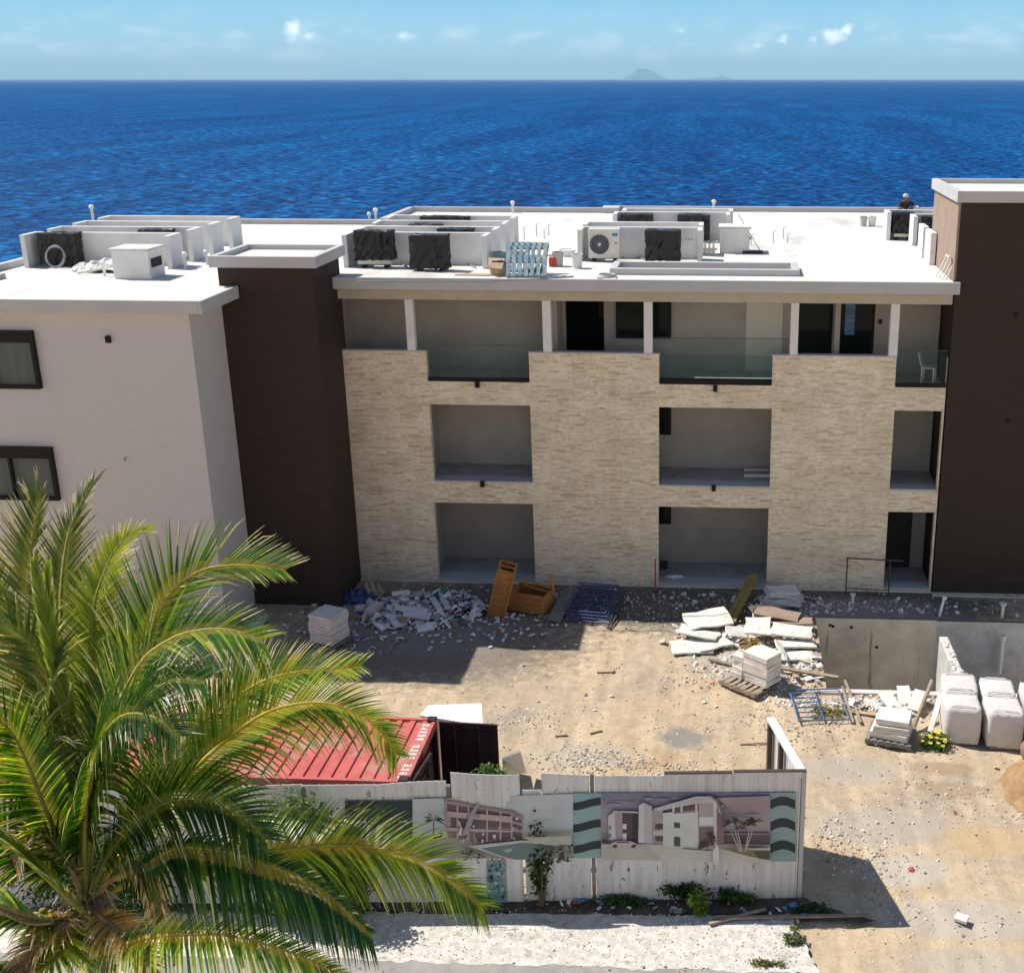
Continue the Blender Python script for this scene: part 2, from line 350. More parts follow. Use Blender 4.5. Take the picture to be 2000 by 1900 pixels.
# ---------------------------------------------------------------- ocean, islands
def ocean():
    m, nt, p = nm('ocean_water')
    tc = nt.nodes.new('ShaderNodeTexCoord')
    def nz(s3, sc_, det, ro=.6):
        mp = nt.nodes.new('ShaderNodeMapping'); mp.inputs['Scale'].default_value = s3
        mp.inputs['Rotation'].default_value = (0,0,radians(12))
        nt.links.new(tc.outputs['Object'], mp.inputs[0])
        n = nt.nodes.new('ShaderNodeTexNoise'); n.inputs['Scale'].default_value = sc_; n.inputs['Detail'].default_value = det
        n.inputs['Roughness'].default_value = ro
        nt.links.new(mp.outputs[0], n.inputs['Vector']); return n.outputs[0]
    a = nz((1,.8,1), .34, 7, .72); b = nz((1,.3,1), .13, 5, .72); e_ = nz((1,.12,1), .035, 5, .72); c = nz((.35,1,1), .0022, 4)
    ra = ramp(nt, a, [(.40, (.0004,.012,.06)), (.46, (.001,.034,.145)), (.54, (.002,.075,.25)), (.64, (.014,.2,.46))])
    rc = ramp(nt, c, [(.35, (.85,.89,.93)), (.65, (1.08,1.06,1.04))])
    rb = ramp(nt, b, [(.36, (.7,.78,.83)), (.5, (.97,.97,.97)), (.66, (1.3,1.2,1.13))])
    re_ = ramp(nt, e_, [(.38, (.6,.72,.8)), (.5, (1,1,1)), (.64, (1.5,1.35,1.22))])
    col = mixc(nt, ra.outputs[0], rc.outputs[0], 1, 'MULTIPLY'); col = mixc(nt, col, re_.outputs[0], 1, 'MULTIPLY'); col = mixc(nt, col, rb.outputs[0], 1, 'MULTIPLY')
    # scattered foam flecks
    f = nz((.5,1,1), .5, 2); g = nz((1,1,1), .012, 3)
    rf = ramp(nt, f, [(.73, (0,0,0)), (.76, (1,1,1))]); rg = ramp(nt, g, [(.5, (0,0,0)), (.62, (1,1,1))])
    ff = mixc(nt, rf.outputs[0], rg.outputs[0], 1, 'MULTIPLY')
    col = mixc(nt, col, (.6,.65,.7), ff)
    df = nt.nodes.new('ShaderNodeBsdfDiffuse'); gl = nt.nodes.new('ShaderNodeBsdfGlossy'); ms = nt.nodes.new('ShaderNodeMixShader')
    nt.links.new(col, df.inputs[0]); gl.inputs[0].default_value = (.5,.75,1,1); gl.inputs['Roughness'].default_value = .3; ms.inputs[0].default_value = .05
    bm_ = bump(nt, p, a, .9, 1.2); nt.links.new(bm_.outputs[0], df.inputs['Normal']); nt.links.new(bm_.outputs[0], gl.inputs['Normal'])
    nt.links.new(df.outputs[0], ms.inputs[1]); nt.links.new(gl.outputs[0], ms.inputs[2]); nt.links.new(ms.outputs[0], nt.nodes['Material Output'].inputs[0])
    nt.nodes.remove(p)
    mb = MB(); Z = -9
    xs = [-70000,-8000,-1500,-300,300,1500,8000,70000]; ys = [54.5,300,1500,8000,90000]
    for i in range(len(xs)-1):
        for j in range(len(ys)-1):
            mb.face([(xs[i],ys[j],Z),(xs[i+1],ys[j],Z),(xs[i+1],ys[j+1],Z),(xs[i],ys[j+1],Z)])
    tag(mb.build('ocean', m), 'deep blue open sea with small wind waves', None, kind='structure')
ocean()
def island(name, px0, px1, pts, dist, label, base):
    m = grainy(name+'_slope', base, tuple(k*.85 for k in base), .001, .9, .2, .004)  # bluish base mixes distance haze into the slope colour
    mb = MB(); ring = []
    ctr0 = ray((px0+px1)/2, 154); ctr0.z = 0; ctr0.normalize()
    side = V((ctr0.y, -ctr0.x, 0))
    k = dist*cos(TH)/F_
    rows = 7
    n = len(pts); grid = []
    cxm = (px0+px1)/2
    for r in range(rows):
        q = (r/(rows-1)-.5)*2; f = (1-abs(q))**.8
        row = []
        for (x, hh) in pts:
            p = ctr0*(dist+q*dist*.05)+side*((x-cxm)*k*1.05)
            row.append((p.x, p.y, -9.5+max(hh*k*1.05*f*(1+.08*sin(x*.7+r)), 0)+23*0))
        grid.append(row)
    for r in range(rows-1):
        for i in range(n-1):
            mb.face([grid[r][i], grid[r][i+1], grid[r+1][i+1], grid[r+1][i]])
    tag(mb.build(name, m, smooth=True), label, None, kind='structure')
island('distant_island', 1215, 1305, [(1215,0),(1225,6),(1233,9),(1240,16),(1248,20),(1262,19),(1272,15),(1285,9),(1296,4),(1305,0)], 42000, 'steep blue island on the horizon right of centre', (.055,.15,.22))
island('distant_island', 1320, 1430, [(1320,0),(1340,2),(1360,3),(1385,3),(1400,5),(1408,7),(1415,5),(1425,2),(1430,0)], 44000, 'low blue islet on the horizon beside the steep island', (.06,.16,.24))
island('distant_island', 590, 830, [(590,0),(640,9),(670,14),(700,17),(740,18),(775,15),(800,8),(830,0)], 60000, 'faint long island on the horizon left of centre', (.2,.4,.52))

# ---------------------------------------------------------------- ground
PX0, PX1, PY0, PY1 = 2.62, 10.6, 27.6, 32.05
def nz2(x, y, s=1.): 
    from mathutils import noise
    return noise.noise(V((x*s, y*s, 3.1)))
RUTS = [(4.2,14,-1.5,29.5,.9),(5.6,14,.6,29,1.6),(3.0,14,-4.5,28,-.6)]
def gh(x, y):
    h = .05*nz2(x, y, .5)+.035*nz2(x, y, 1.6)+.02*nz2(x, y, 4)
    for (ax, ay, bx, by, bend) in RUTS:      # wheel tracks driven into the yard
        t = min(max((y-ay)/(by-ay), 0), 1); cx_ = ax+(bx-ax)*t+bend*sin(pi*t)
        for sgn in (-.78, .78):
            d_ = (x-cx_-sgn)/.16; h -= .032*math.exp(-d_*d_)*(.6+.4*nz2(x, y, 2.3)); d2 = (abs(x-cx_-sgn)-.27)/.1; h += .014*math.exp(-d2*d2)
    # keep flat where things and the building meet it
    d = max(PX0-.5-x, x-PX1-.5, PY0-.6-y, y-PY1-.6)
    k = min(max(d/1., 0), 1)
    k *= min(max((33.2-y)/1.5, 0), 1)
    return (h-.02)*k
def sandmat():
    m, nt, p = nm('sandy_ground')
    a = tex(nt, 'ShaderNodeTexNoise', .28, 7, .62); b = tex(nt, 'ShaderNodeTexNoise', 3.2, 8, .75); c = tex(nt, 'ShaderNodeTexNoise', 28, 4, .8)
    ra = ramp(nt, a.outputs[0], [(.34, (.40,.33,.25)), (.46, (.49,.385,.265)), (.58, (.52,.405,.27)), (.68, (.45,.32,.185))])
    rb = ramp(nt, b.outputs[0], [(.3, (.78,.77,.76)), (.6, (1.06,1.06,1.06))])
    col = mixc(nt, ra.outputs[0], rb.outputs[0], 1, 'MULTIPLY')
    rc = ramp(nt, c.outputs[0], [(.3, (.72,.7,.68)), (.5, (1,1,1)), (.72, (1.22,1.24,1.26))])
    col = mixc(nt, col, rc.outputs[0], .75, 'MULTIPLY')
    # pale compacted wheel tracks running into the yard
    tcx = nt.nodes.new('ShaderNodeTexNoise'); tcm = nt.nodes.new('ShaderNodeMapping'); tco = nt.nodes.new('ShaderNodeTexCoord'); tcm.inputs['Rotation'].default_value = (0,0,radians(-20)); tcm.inputs['Scale'].default_value = (2.6,.16,1)
    nt.links.new(tco.outputs['Object'], tcm.inputs[0]); nt.links.new(tcm.outputs[0], tcx.inputs['Vector']); tcx.inputs['Scale'].default_value = 1; tcx.inputs['Detail'].default_value = 3
    rt = ramp(nt, tcx.outputs[0], [(.42, (.86,.85,.84)), (.55, (1,1,1)), (.66, (1.1,1.09,1.07))]); col = mixc(nt, col, rt.outputs[0], .8, 'MULTIPLY')
    # grey cement patches at fixed spots, and damp soil darkened further as facade shade
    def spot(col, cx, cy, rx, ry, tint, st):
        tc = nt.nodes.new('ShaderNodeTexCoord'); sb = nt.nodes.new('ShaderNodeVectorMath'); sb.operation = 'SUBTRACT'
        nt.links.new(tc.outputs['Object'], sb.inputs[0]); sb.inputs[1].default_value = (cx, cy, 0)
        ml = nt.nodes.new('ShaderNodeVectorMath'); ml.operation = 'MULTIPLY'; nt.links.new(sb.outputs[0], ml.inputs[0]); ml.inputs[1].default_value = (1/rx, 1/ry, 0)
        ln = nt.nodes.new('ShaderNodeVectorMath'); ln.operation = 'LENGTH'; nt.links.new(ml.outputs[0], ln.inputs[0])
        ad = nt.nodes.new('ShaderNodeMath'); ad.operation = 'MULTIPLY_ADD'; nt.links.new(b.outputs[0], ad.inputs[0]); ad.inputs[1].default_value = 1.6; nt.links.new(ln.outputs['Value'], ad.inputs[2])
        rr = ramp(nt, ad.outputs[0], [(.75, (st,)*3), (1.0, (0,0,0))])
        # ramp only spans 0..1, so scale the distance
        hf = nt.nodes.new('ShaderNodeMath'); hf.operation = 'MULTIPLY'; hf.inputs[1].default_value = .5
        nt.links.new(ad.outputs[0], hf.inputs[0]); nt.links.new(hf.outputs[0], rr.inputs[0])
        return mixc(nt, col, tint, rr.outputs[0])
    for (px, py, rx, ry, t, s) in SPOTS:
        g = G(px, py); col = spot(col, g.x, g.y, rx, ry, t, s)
    nt.links.new(col, p.inputs['Base Color']); p.inputs['Roughness'].default_value = .95; p.inputs['Specular IOR Level'].default_value = .2
    ad = nt.nodes.new('ShaderNodeMath'); ad.operation = 'MULTIPLY_ADD'; nt.links.new(c.outputs[0], ad.inputs[0]); ad.inputs[1].default_value = .35; nt.links.new(b.outputs[0], ad.inputs[2])
    bump(nt, p, ad.outputs[0], .55, .07)
    return m
SPOTS = [(1335,1440,.55,.5,(.2,.195,.19),.8), (1650,1500,1.3,.6,(.38,.34,.29),.6), (1720,1610,1.6,.7,(.36,.33,.29),.6), (1880,1790,1.5,.6,(.42,.39,.35),.6),
         (1900,1880,1.2,.4,(.38,.35,.31),.5), (1840,1500,.7,.3,(.3,.2,.11),.6), (1860,1540,.8,.3,(.33,.22,.12),.5), (1930,1640,1.,.6,(.48,.33,.17),.6),
         (1000,1340,1.6,.8,(.35,.29,.22),.5), (1450,1300,1.2,.9,(.4,.37,.31),.6), (1140,1470,1.3,.6,(.42,.38,.31),.5), (1220,1180,9,1.7,(.13,.112,.095),.92), (850,1250,4.2,2.6,(.17,.145,.12),.85), (1700,1180,4,1.6,(.13,.112,.095),.9),  # wide dark ellipses paint the facade's shade into the ground
         (800,1230,3,1.5,(.27,.25,.23),.6), (1700,1200,2.5,1.2,(.3,.29,.27),.7), (1760,1700,1.0,.5,(.46,.42,.36),.7)]
M['sand'] = sandmat()
def ground():
    mb = MB()
    xs = [-16+.14*i for i in range(int(29/.14)+1)]; ys = [14+.18*i for i in range(int(20/.18)+1)]+[34.]
    xs = sorted(set([round(x, 3) for x in xs if min(abs(x-PX0), abs(x-PX1)) > .05]+[PX0, PX1]))
    ys = sorted(set([round(y, 3) for y in ys if min(abs(y-PY0), abs(y-PY1)) > .05]+[PY0, PY1]))
    idx = {}
    for i, x in enumerate(xs):
        for j, y in enumerate(ys):
            idx[i, j] = len(mb.v); edge = i in (0, len(xs)-1) or j in (0, len(ys)-1)
            mb.v.append((x, y, 0 if edge else gh(x, y)))
    for i in range(len(xs)-1):
        for j in range(len(ys)-1):
            mx_, my_ = (xs[i]+xs[i+1])/2, (ys[j]+ys[j+1])/2
            if PX0 < mx_ < PX1 and PY0 < my_ < PY1: continue
            mb.f.append((idx[i,j], idx[i+1,j], idx[i+1,j+1], idx[i,j+1])); mb.c.append((.5,)*3)
    X0, X1, Y0, Y1 = xs[0], xs[-1], ys[0], ys[-1]
    for a in ((-90,-60,X0,54),(X1,-60,90,54),(X0,-60,X1,Y0),(X0,Y1,X1,54)):
        mb.face([(a[0],a[1],0),(a[2],a[1],0),(a[2],a[3],0),(a[0],a[3],0)])
    # sea cliff behind the building
    mb.face([(-90,54,0),(90,54,0),(90,55,-12),(-90,55,-12)])
    tag(mb.build('ground', M['sand'], smooth=True), 'sandy construction yard strewn with gravel', None, kind='structure')
ground()
# pit
mb = MB(); mb.face([(PX0-.2,PY0-.2,-2.8),(PX1+.2,PY0-.2,-2.8),(PX1+.2,PY1+.2,-2.8),(PX0-.2,PY1+.2,-2.8)])
tag(mb.build('pit_floor', M['concrete_floor']), 'bare floor of the sunken concrete pit', None, kind='structure')
pit = thing('retaining_wall', 'grey stained concrete walls lining the sunken pit below the brown tower', 'retaining wall', (6,30,0))
def lp(mb, name, mat, par, **k):   # child of an unrotated empty, given in world coordinates
    o = mb.build(name, mat, par, **k)
    l = par.location.copy(); q = par
    while q.parent: q = q.parent; l += q.location
    o.data.transform(Matrix.Translation(-l)) if k.get('loc') is None else None
    return o
lp(MB().box((PX0-.15,PY1+.004,-3),(6.05,PY1+.25,-.03)), 'wall_panel', M['concrete'], pit)
lp(MB().box((6.053,PY1+.02,-3),(PX1+.2,PY1+.27,-.06)), 'wall_panel', M['block'], pit)
lp(MB().box((PX0-.17,PY0-.0,-3),(PX0-.003,PY1,-.02)), 'wall_panel', M['concrete'], pit)
lp(MB().box((PX0-.17,PY0-.2,-3),(PX1,PY0-.004,.07)), 'wall_panel', M['block'], pit)
mbp = MB(); 
for (x, z) in ((3.05,-.25),(3.13,-.28),(3.65,-.3),(4.4,-.9)): mbp.lathe([(.045,0),(.045,.01)], 12, Mx((x,PY1-.004,z), rx=pi/2))
lp(mbp, 'weep_hole', M['dark'], pit)
dv = thing('dividing_wall', 'low sunlit whitish concrete wall with sloping top rising out of the pit', 'wall', (6.1,29.5,0))
t1, t2 = W(1835,1241,31.0).z, W(1850,1290,28.4).z
mbd = MB().hexa([(5.98,27.6,-2.9),(6.22,27.6,-2.9),(6.22,31.2,-2.9),(5.98,31.2,-2.9),(5.98,27.6,.02),(6.22,27.6,.02),(6.22,31.2,-.12),(5.98,31.2,-.12)])
lp(mbd, 'wall_panel', M['block'], dv, bevel=.02)
mbd = MB()
for i in range(26):
    y = R.uniform(27.7, 31.1); s = R.uniform(.03,.08); mbd.lathe([(s*.6,0),(s,s*.4),(s*.5,s*.8)], 6, Mx((R.uniform(6.0,6.2), y, .0-.12*(y-27.6)/3.6), rz=R.uniform(0,3)))
lp(mbd, 'broken_edge', M['block'], dv)

# road and verge
def ragged(pts, name, mat, z, label, k=.06, seg=.25):
    poly = []
    for i in range(len(pts)):
        a, b = V((*pts[i],0)), V((*pts[(i+1) % len(pts)],0)); n = max(1, int((b-a).length/.09))
        for j in range(n):
            q = a.lerp(b, j/n); d = (b-a).normalized(); o = (k*1.1*nz2(q.x+9, q.y+z*70, 1.1)+k*.7*nz2(q.x, q.y+z*70, 4.)+R.uniform(-k, k)*.22) if j else 0
            poly.append((q.x-d.y*o, q.y+d.x*o, z))
    mb = MB(); mb.face(poly); 
    o = mb.build(name, mat)
    bm = bmesh.new(); bm.from_mesh(o.data); bmesh.ops.triangulate(bm, faces=bm.faces); bm.to_mesh(o.data); bm.free()
    return tag(o, label, None, kind='structure')
M['verge'] = grainy('white_rubble_verge', (.66,.62,.57), (.46,.42,.37), 6, .95, .9, 14, lo=.34, hi=.62, blotch=(3.2,(.34,.30,.25),.57))
M['asphalt'] = grainy('worn_asphalt', (.32,.30,.28), (.24,.225,.21), 3, .9, .4, 30, blotch=(1.,(.34,.32,.3),.56,(.3,3,1)))
M['soil'] = grainy('dark_soil', (.06,.042,.03), (.12,.09,.065), 4, .95, .8, 16)
road = ragged([(-16,9),(1.9,9),(1.85,17.3),(-2,17.33),(-8,17.25),(-16,17.1)], 'road', M['asphalt'], .045, 'grey worn asphalt road edge along the bottom', .03)
ragged([(-16,17.0),(-8,17.15),(-2,17.25),(1.75,17.25),(1.6,17.9),(1.35,18.75),(-4,18.6),(-9,18.3),(-16,18.0)], 'gravel_verge', M['verge'], .049, 'whitish crushed concrete strip between road and white fence', .09)
ragged([(-14,18.3),(-4,18.55),(1.2,18.78),(2.6,18.62),(2.9,18.72),(1.7,19.2),(1.4,19.5),(-4,19.1),(-14,18.9)], 'soil_strip', M['soil'], .053, 'strip of dark soil at the foot of the fence', .07)

# loose gravel
def gravel():
    mb = MB(); rr = random.Random(3)
    def stone(x, y, s, col, z=0):
        n = 5; k = len(mb.v); a0 = rr.uniform(0, 6)
        for j in range(n):
            a = a0+2*pi*j/n; q = s*rr.uniform(.7,1.2); mb.v.append((x+q*cos(a), y+q*sin(a), z-.01))
        for j in range(n):
            a = a0+.4+2*pi*j/n; q = s*rr.uniform(.4,.7); mb.v.append((x+q*cos(a), y+q*sin(a), z+s*rr.uniform(.4,.9)))
        for j in range(n):
            i = (j+1) % n; mb.f.append((k+j, k+i, k+n+i, k+n+j)); mb.c.append(col)
        mb.f.append(tuple(k+n+j for j in range(n))); mb.c.append(col)
    cols = [(.6,.54,.46),(.66,.61,.53),(.54,.45,.35),(.5,.42,.32),(.58,.46,.31),(.72,.69,.64),(.34,.29,.24)]
    def inpit(x, y): return PX0-.2 < x < PX1+.2 and PY0-.2 < y < PY1+.1
    def cloud(cx, cy, rx, ry, n, s0, s1, cc=cols):
        for _ in range(n):
            x = rr.gauss(cx, rx); y = rr.gauss(cy, ry)
            if inpit(x, y) or y > 33.9 or y < 14: continue
            if x < -11 and y > 31.9: continue
            zz = .055 if (y < 18.75 and x < 1.5) else gh(x, y)
            stone(x, y, s0+(s1-s0)*rr.random()**3, rr.choice(cc), zz)
    cloud(-4, 26, 7, 4.5, 2600, .01, .04)
    cloud(1.5, 22, 4, 3.5, 2200, .01, .04)
    for (px, py, rx, ry, n, a, b) in [(1150,1478,.6,.3,420,.015,.055),(1230,1495,1.1,.25,520,.015,.055),(1020,1410,.5,.3,180,.015,.05),(1400,1235,.9,.5,420,.015,.06),
        (1380,1320,.5,.4,260,.015,.06),(1300,1180,2.6,.6,600,.012,.045),(1700,1180,2.6,.5,420,.015,.06),(1000,1180,3,1.2,700,.015,.06),(1640,1640,.5,.5,300,.015,.06),
        (1700,1680,.5,.25,260,.015,.05),(1720,1740,.35,.5,160,.015,.045),(1850,1800,1.2,.5,160,.012,.045),(1880,1560,1.1,.6,300,.015,.05),(1480,1400,.8,.4,220,.015,.05),
        (1590,1430,.6,.5,220,.015,.06),(1720,1370,1.1,.25,420,.03,.1),(1540,1330,.3,.4,200,.03,.1),(1590,1250,.12,.9,240,.03,.11),(820,1420,.8,.8,120,.015,.05)]:
        g = G(px, py); cloud(g.x, g.y, rx, ry, n, a, b)
    wh = [(.8,.78,.74),(.7,.67,.62),(.6,.56,.5)]
    for (px, py, rx, ry, n) in [(1400,1235,.8,.45,160),(1460,1290,.8,.5,200),(1560,1300,.5,.6,240),(1590,1260,.1,1.,160),(1640,1375,.9,.12,200),(1740,1380,.7,.2,200),(1500,1330,.5,.4,120),(1200,1170,3.5,.4,110),(1640,1185,2.,.3,90)]:
        g = G(px, py); cloud(g.x, g.y, rx, ry, n, .03, .11, wh)
    w_ = [(.72,.69,.64),(.78,.75,.7),(.6,.56,.5),(.5,.46,.41)]
    for _ in range(2600):
        x = rr.uniform(-12, 1.5); y = rr.uniform(17.3, 18.7); stone(x, y, .006+.022*rr.random()**2, rr.choice(w_), .05)
    tag(mb.build('gravel', M['stone_bits']), 'loose stones and crushed concrete scattered over the yard', 'gravel', kind='stuff')
gravel()

# ---------------------------------------------------------------- building
B = thing('apartment_building', 'unfinished three storey building with stacked stone front, flat white roof and brown towers', 'building', (0, 34, 0))
def P(mb, name, mat, par=None, **k): return lp(mb, name, M[mat] if isinstance(mat, str) else mat, par or B, **k)
FY = 34.0
def wall_cells(xs, zs, holes, y0, y1, col=(.5,.5,.5)):
    """solid wall with rectangular openings; front, back and reveals only where exposed"""
    mb = MB()
    def solid(i, j):
        if not (0 <= i < len(xs)-1 and 0 <= j < len(zs)-1): return False
        cx, cz = (xs[i]+xs[i+1])/2, (zs[j]+zs[j+1])/2
        return not any(h[0] < cx < h[1] and h[2] < cz < h[3] for h in holes)
    for i in range(len(xs)-1):
        for j in range(len(zs)-1):
            if not solid(i, j): continue
            x0, x1, z0, z1 = xs[i], xs[i+1], zs[j], zs[j+1]
            mb.face([(x0,y0,z0),(x1,y0,z0),(x1,y0,z1),(x0,y0,z1)]); mb.face([(x1,y1,z0),(x0,y1,z0),(x0,y1,z1),(x1,y1,z1)])
            if not solid(i-1, j): mb.face([(x0,y1,z0),(x0,y0,z0),(x0,y0,z1),(x0,y1,z1)])
            if not solid(i+1, j): mb.face([(x1,y0,z0),(x1,y1,z0),(x1,y1,z1),(x1,y0,z1)])
            if not solid(i, j-1): mb.face([(x0,y1,z0),(x1,y1,z0),(x1,y0,z0),(x0,y0,z0)])
            if not solid(i, j+1): mb.face([(x0,y0,z1),(x1,y0,z1),(x1,y1,z1),(x0,y1,z1)])
    return mb
XE = 6.16
H3 = [(-8.62,-5.66,6.25,7.3), (-1.94,1.27,6.25,7.3), (4.73,XE-.001,6.25,7.3)]
H2 = [(-8.62,-5.67,3.24,5.56), (-1.95,1.29,3.22,5.57), (4.76,XE-.05,3.22,5.57)]
H1 = [(-8.66,-5.69,.12,2.55), (-1.96,1.28,.12,2.55), (4.76,XE-.05,.12,2.52)]
hs = H3+H2+H1
xs = sorted(set([-11.3, XE]+[h[0] for h in hs]+[h[1] for h in hs])); zs = sorted(set([.05, 7.1]+[h[2] for h in hs]+[h[3] for h in hs if h[3] < 7.1]))
P(wall_cells(xs, zs, hs, FY, FY+.22), 'stone_wall', 'stone')
# thin coping on the parapets, plinth
for a, b in ((-11.2,-8.6),(-5.68,-1.92),(1.25,4.75)):
    P(MB().box((a,FY-.012,7.104),(b,FY+.235,7.14)), 'coping', 'fascia')
P(MB().box((-11.3,FY-.06,-.1),(XE,FY+.22,.047)), 'plinth', 'concrete', bevel=.01)
# floor slabs behind the facade, ceilings
BW = 35.75
P(MB().box((-11.3,FY+.224,-.2),(XE,BW+.4,.1)), 'floor_slab', 'concrete_floor')
P(MB().box((-11.3,FY+.224,2.9),(XE,BW+.4,3.22)), 'floor_slab', 'concrete_floor')
P(MB().box((-11.3,FY+.224,5.95),(XE,BW+.4,6.24)), 'floor_slab', 'concrete_floor')
# sills of the openings
for h in H2+H1: P(MB().box((h[0]+.003,FY-.02,h[2]-.05),(h[1]-.003,FY+.5,h[2]+.008)), 'sill', 'fascia')
# back wall with openings
def Wb(x, y): q = W(x, y, BW); return q.x, q.z
xw0, zt = Wb(1203, 600); xw1, zb = Wb(1311, 661)
d1 = (Wb(1105, 650)[0], Wb(1180, 650)[0]); d3 = (Wb(1559, 640)[0], Wb(1629, 640)[0]); d4 = (Wb(1640, 640)[0], Wb(1708, 640)[0])
bh = [(d1[0],d1[1],6.26,8.5), (d3[0],d3[1],6.26,8.5), (d4[0],d4[1],6.26,8.5)]
xs = sorted(set([-11.3, XE]+[h[0] for h in bh]+[h[1] for h in bh])); zs = [0,6.26,8.5,9.0]
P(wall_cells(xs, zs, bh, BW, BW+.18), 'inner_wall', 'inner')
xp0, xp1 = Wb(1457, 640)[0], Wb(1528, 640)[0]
P(MB().box((xp0,BW-.03,6.245),(xp1,BW-.003,8.58)), 'sunlit_wall_patch', 'inner_sunlit')  # paler plaster paints in the sun coming down the light well
# rooms behind the openings
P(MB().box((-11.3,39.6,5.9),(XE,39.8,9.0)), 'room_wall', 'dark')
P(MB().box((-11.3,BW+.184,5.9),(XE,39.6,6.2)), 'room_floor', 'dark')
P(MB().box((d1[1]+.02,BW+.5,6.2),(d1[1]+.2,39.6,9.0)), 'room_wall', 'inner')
# partitions across the balconies
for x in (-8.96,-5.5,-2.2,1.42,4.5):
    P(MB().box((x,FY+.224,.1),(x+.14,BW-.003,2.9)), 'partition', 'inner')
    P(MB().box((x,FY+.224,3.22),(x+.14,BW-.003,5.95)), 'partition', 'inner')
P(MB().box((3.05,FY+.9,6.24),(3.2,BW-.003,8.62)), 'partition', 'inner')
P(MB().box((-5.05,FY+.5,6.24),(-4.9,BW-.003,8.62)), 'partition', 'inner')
# ceilings of the middle floors are the slabs; columns and beam of the top floor
zb_ = 8.6
for (a, b) in ((-9.15,-8.92),(-5.24,-5.0),(-2.37,-2.13),(1.74,1.96),(4.5,4.74)):
    P(MB().box((a,FY-.004,7.142),(b,FY+.22,zb_)), 'column', 'plaster', bevel=.006)
P(MB().box((-11.3,FY-.003,zb_+.002),(XE,FY+.3,8.95)), 'beam', 'beam')
P(MB().box((-11.3,FY+.303,zb_+.02),(-3.5,BW,8.95)), 'ceiling', 'beam')
P(MB().box((-3.46,FY+.303,zb_+.02),(1.82,35.0,8.95)), 'ceiling', 'beam')
P(MB().box((1.86,FY+.303,zb_+.02),(XE,BW,8.95)), 'ceiling', 'beam')
# glass balustrades
def rail(x0, x1, y, z1):
    r = MB().box((x0,y,6.33),(x1,y+.02,z1)); o = P(r, 'balustrade', 'glass')
    ch = MB().box((x0,y-.03,6.245),(x1,y+.05,6.36)); q = ch.build('base_channel', M['black'], o); q.data.transform(Matrix.Translation(-B.location))
    tp = MB().box((x0,y-.003,z1+.001),(x1,y+.023,z1+.014)); q = tp.build('top_edge', M['curtain'], o); q.data.transform(Matrix.Translation(-B.location))
rail(-8.6,-5.68,FY+.03,7.3); rail(-1.92,1.26,FY+.03,7.06); rail(-2.13,1.72,FY+.3,7.52); rail(4.75,XE-.01,FY+.03,7.3)
# windows and doors
def window(x0, x1, z0, z1, y, panes=2, fr=.07, par=None, deep=.08, pm='pane'):
    f = MB(); f.box((x0,y-deep,z0),(x1,y,z0+fr)); f.box((x0,y-deep,z1-fr),(x1,y,z1)); f.box((x0,y-deep,z0+fr),(x0+fr,y,z1-fr)); f.box((x1-fr,y-deep,z0+fr),(x1,y,z1-fr))
    for k in range(1, panes):
        xm = x0+(x1-x0)*k/panes; f.box((xm-.035,y-deep+.012,z0+fr),(xm+.035,y,z1-fr))
    o = P(f, 'window', 'black')
    g = MB().box((x0+fr,y-.03,z0+fr),(x1-fr,y-.014,z1-fr)); q = g.build('pane', M[pm], o); q.data.transform(Matrix.Translation(-B.location))
    return o
window(xw0, xw1, zb, 8.5, BW, 2)
window(d1[0]+.5, d1[1]+.4, 7.0, 8.6, 39.58, 2, pm='curtain')
a = Wb(1287, 0)[0]
window(Wb(1262, 848)[0], Wb(1311, 848)[0], Wb(1300, 848)[1], 5.6, BW, 1)
window(Wb(1262, 1022)[0], Wb(1311, 1022)[0], Wb(1300, 1022)[1], 2.62, BW, 1)
# glass doors standing in the top floor openings, one with a blue strip painted as sea reflection
for (a, b) in (d3, d4):
    f = MB(); f.box((a+.003,BW+.05,6.26),(a+.07,BW+.12,8.49)); f.box((b-.07,BW+.05,6.26),(b-.003,BW+.12,8.49)); f.box((a+.07,BW+.05,8.42),(b-.07,BW+.12,8.49))
    o = P(f, 'door_frame', 'black')
    q = MB().box((a+.07,BW+.07,6.26),(b-.07,BW+.085,8.42)).build('glass_door', M['pane'], o); q.data.transform(Matrix.Translation(-B.location))
fx0, fx1 = Wb(1650, 640)[0], Wb(1669, 640)[0]
P(MB().box((fx0,BW+.045,Wb(1650,655)[1]),(fx1,BW+.066,8.45)), 'painted_reflection_strip', 'reflection_badge_blue')  # reflection in the door glass put in as a blue strip
# dark doorway of the ground floor, right bay
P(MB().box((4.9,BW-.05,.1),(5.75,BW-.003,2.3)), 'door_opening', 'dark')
# small wall lamps
def lampbox(x, y, z, par=B):
    m_ = MB().box((x-.06,y-.1,z-.09),(x+.06,y-.002,z+.09)); m_.box((x-.045,y-.13,z-.02),(x+.045,y-.1,z+.09)); return P(m_, 'wall_lamp', 'black', bevel=.008)
for (px, py) in ((933,750),(1397,758),(943,944),(1394,952)):
    q = W(px, py, FY); lampbox(q.x, FY-.012, q.z)
q = W(213, 662, 30.); lampbox(q.x, 30., q.z)
for (px, py) in ((246,894),(275,1110)):
    q = W(px, py, 30.); P(MB().tube([(q.x,30.,q.z),(q.x,29.93,q.z),(q.x+.01,29.9,q.z-.07)], .012, 6), 'cable_stub', 'black')
q = W(1719, 628, BW); P(MB().box((q.x-.05,BW-.06,q.z-.06),(q.x+.05,BW-.003,q.z+.06)), 'wall_lamp', 'black')
q = W(1718, 628, BW)
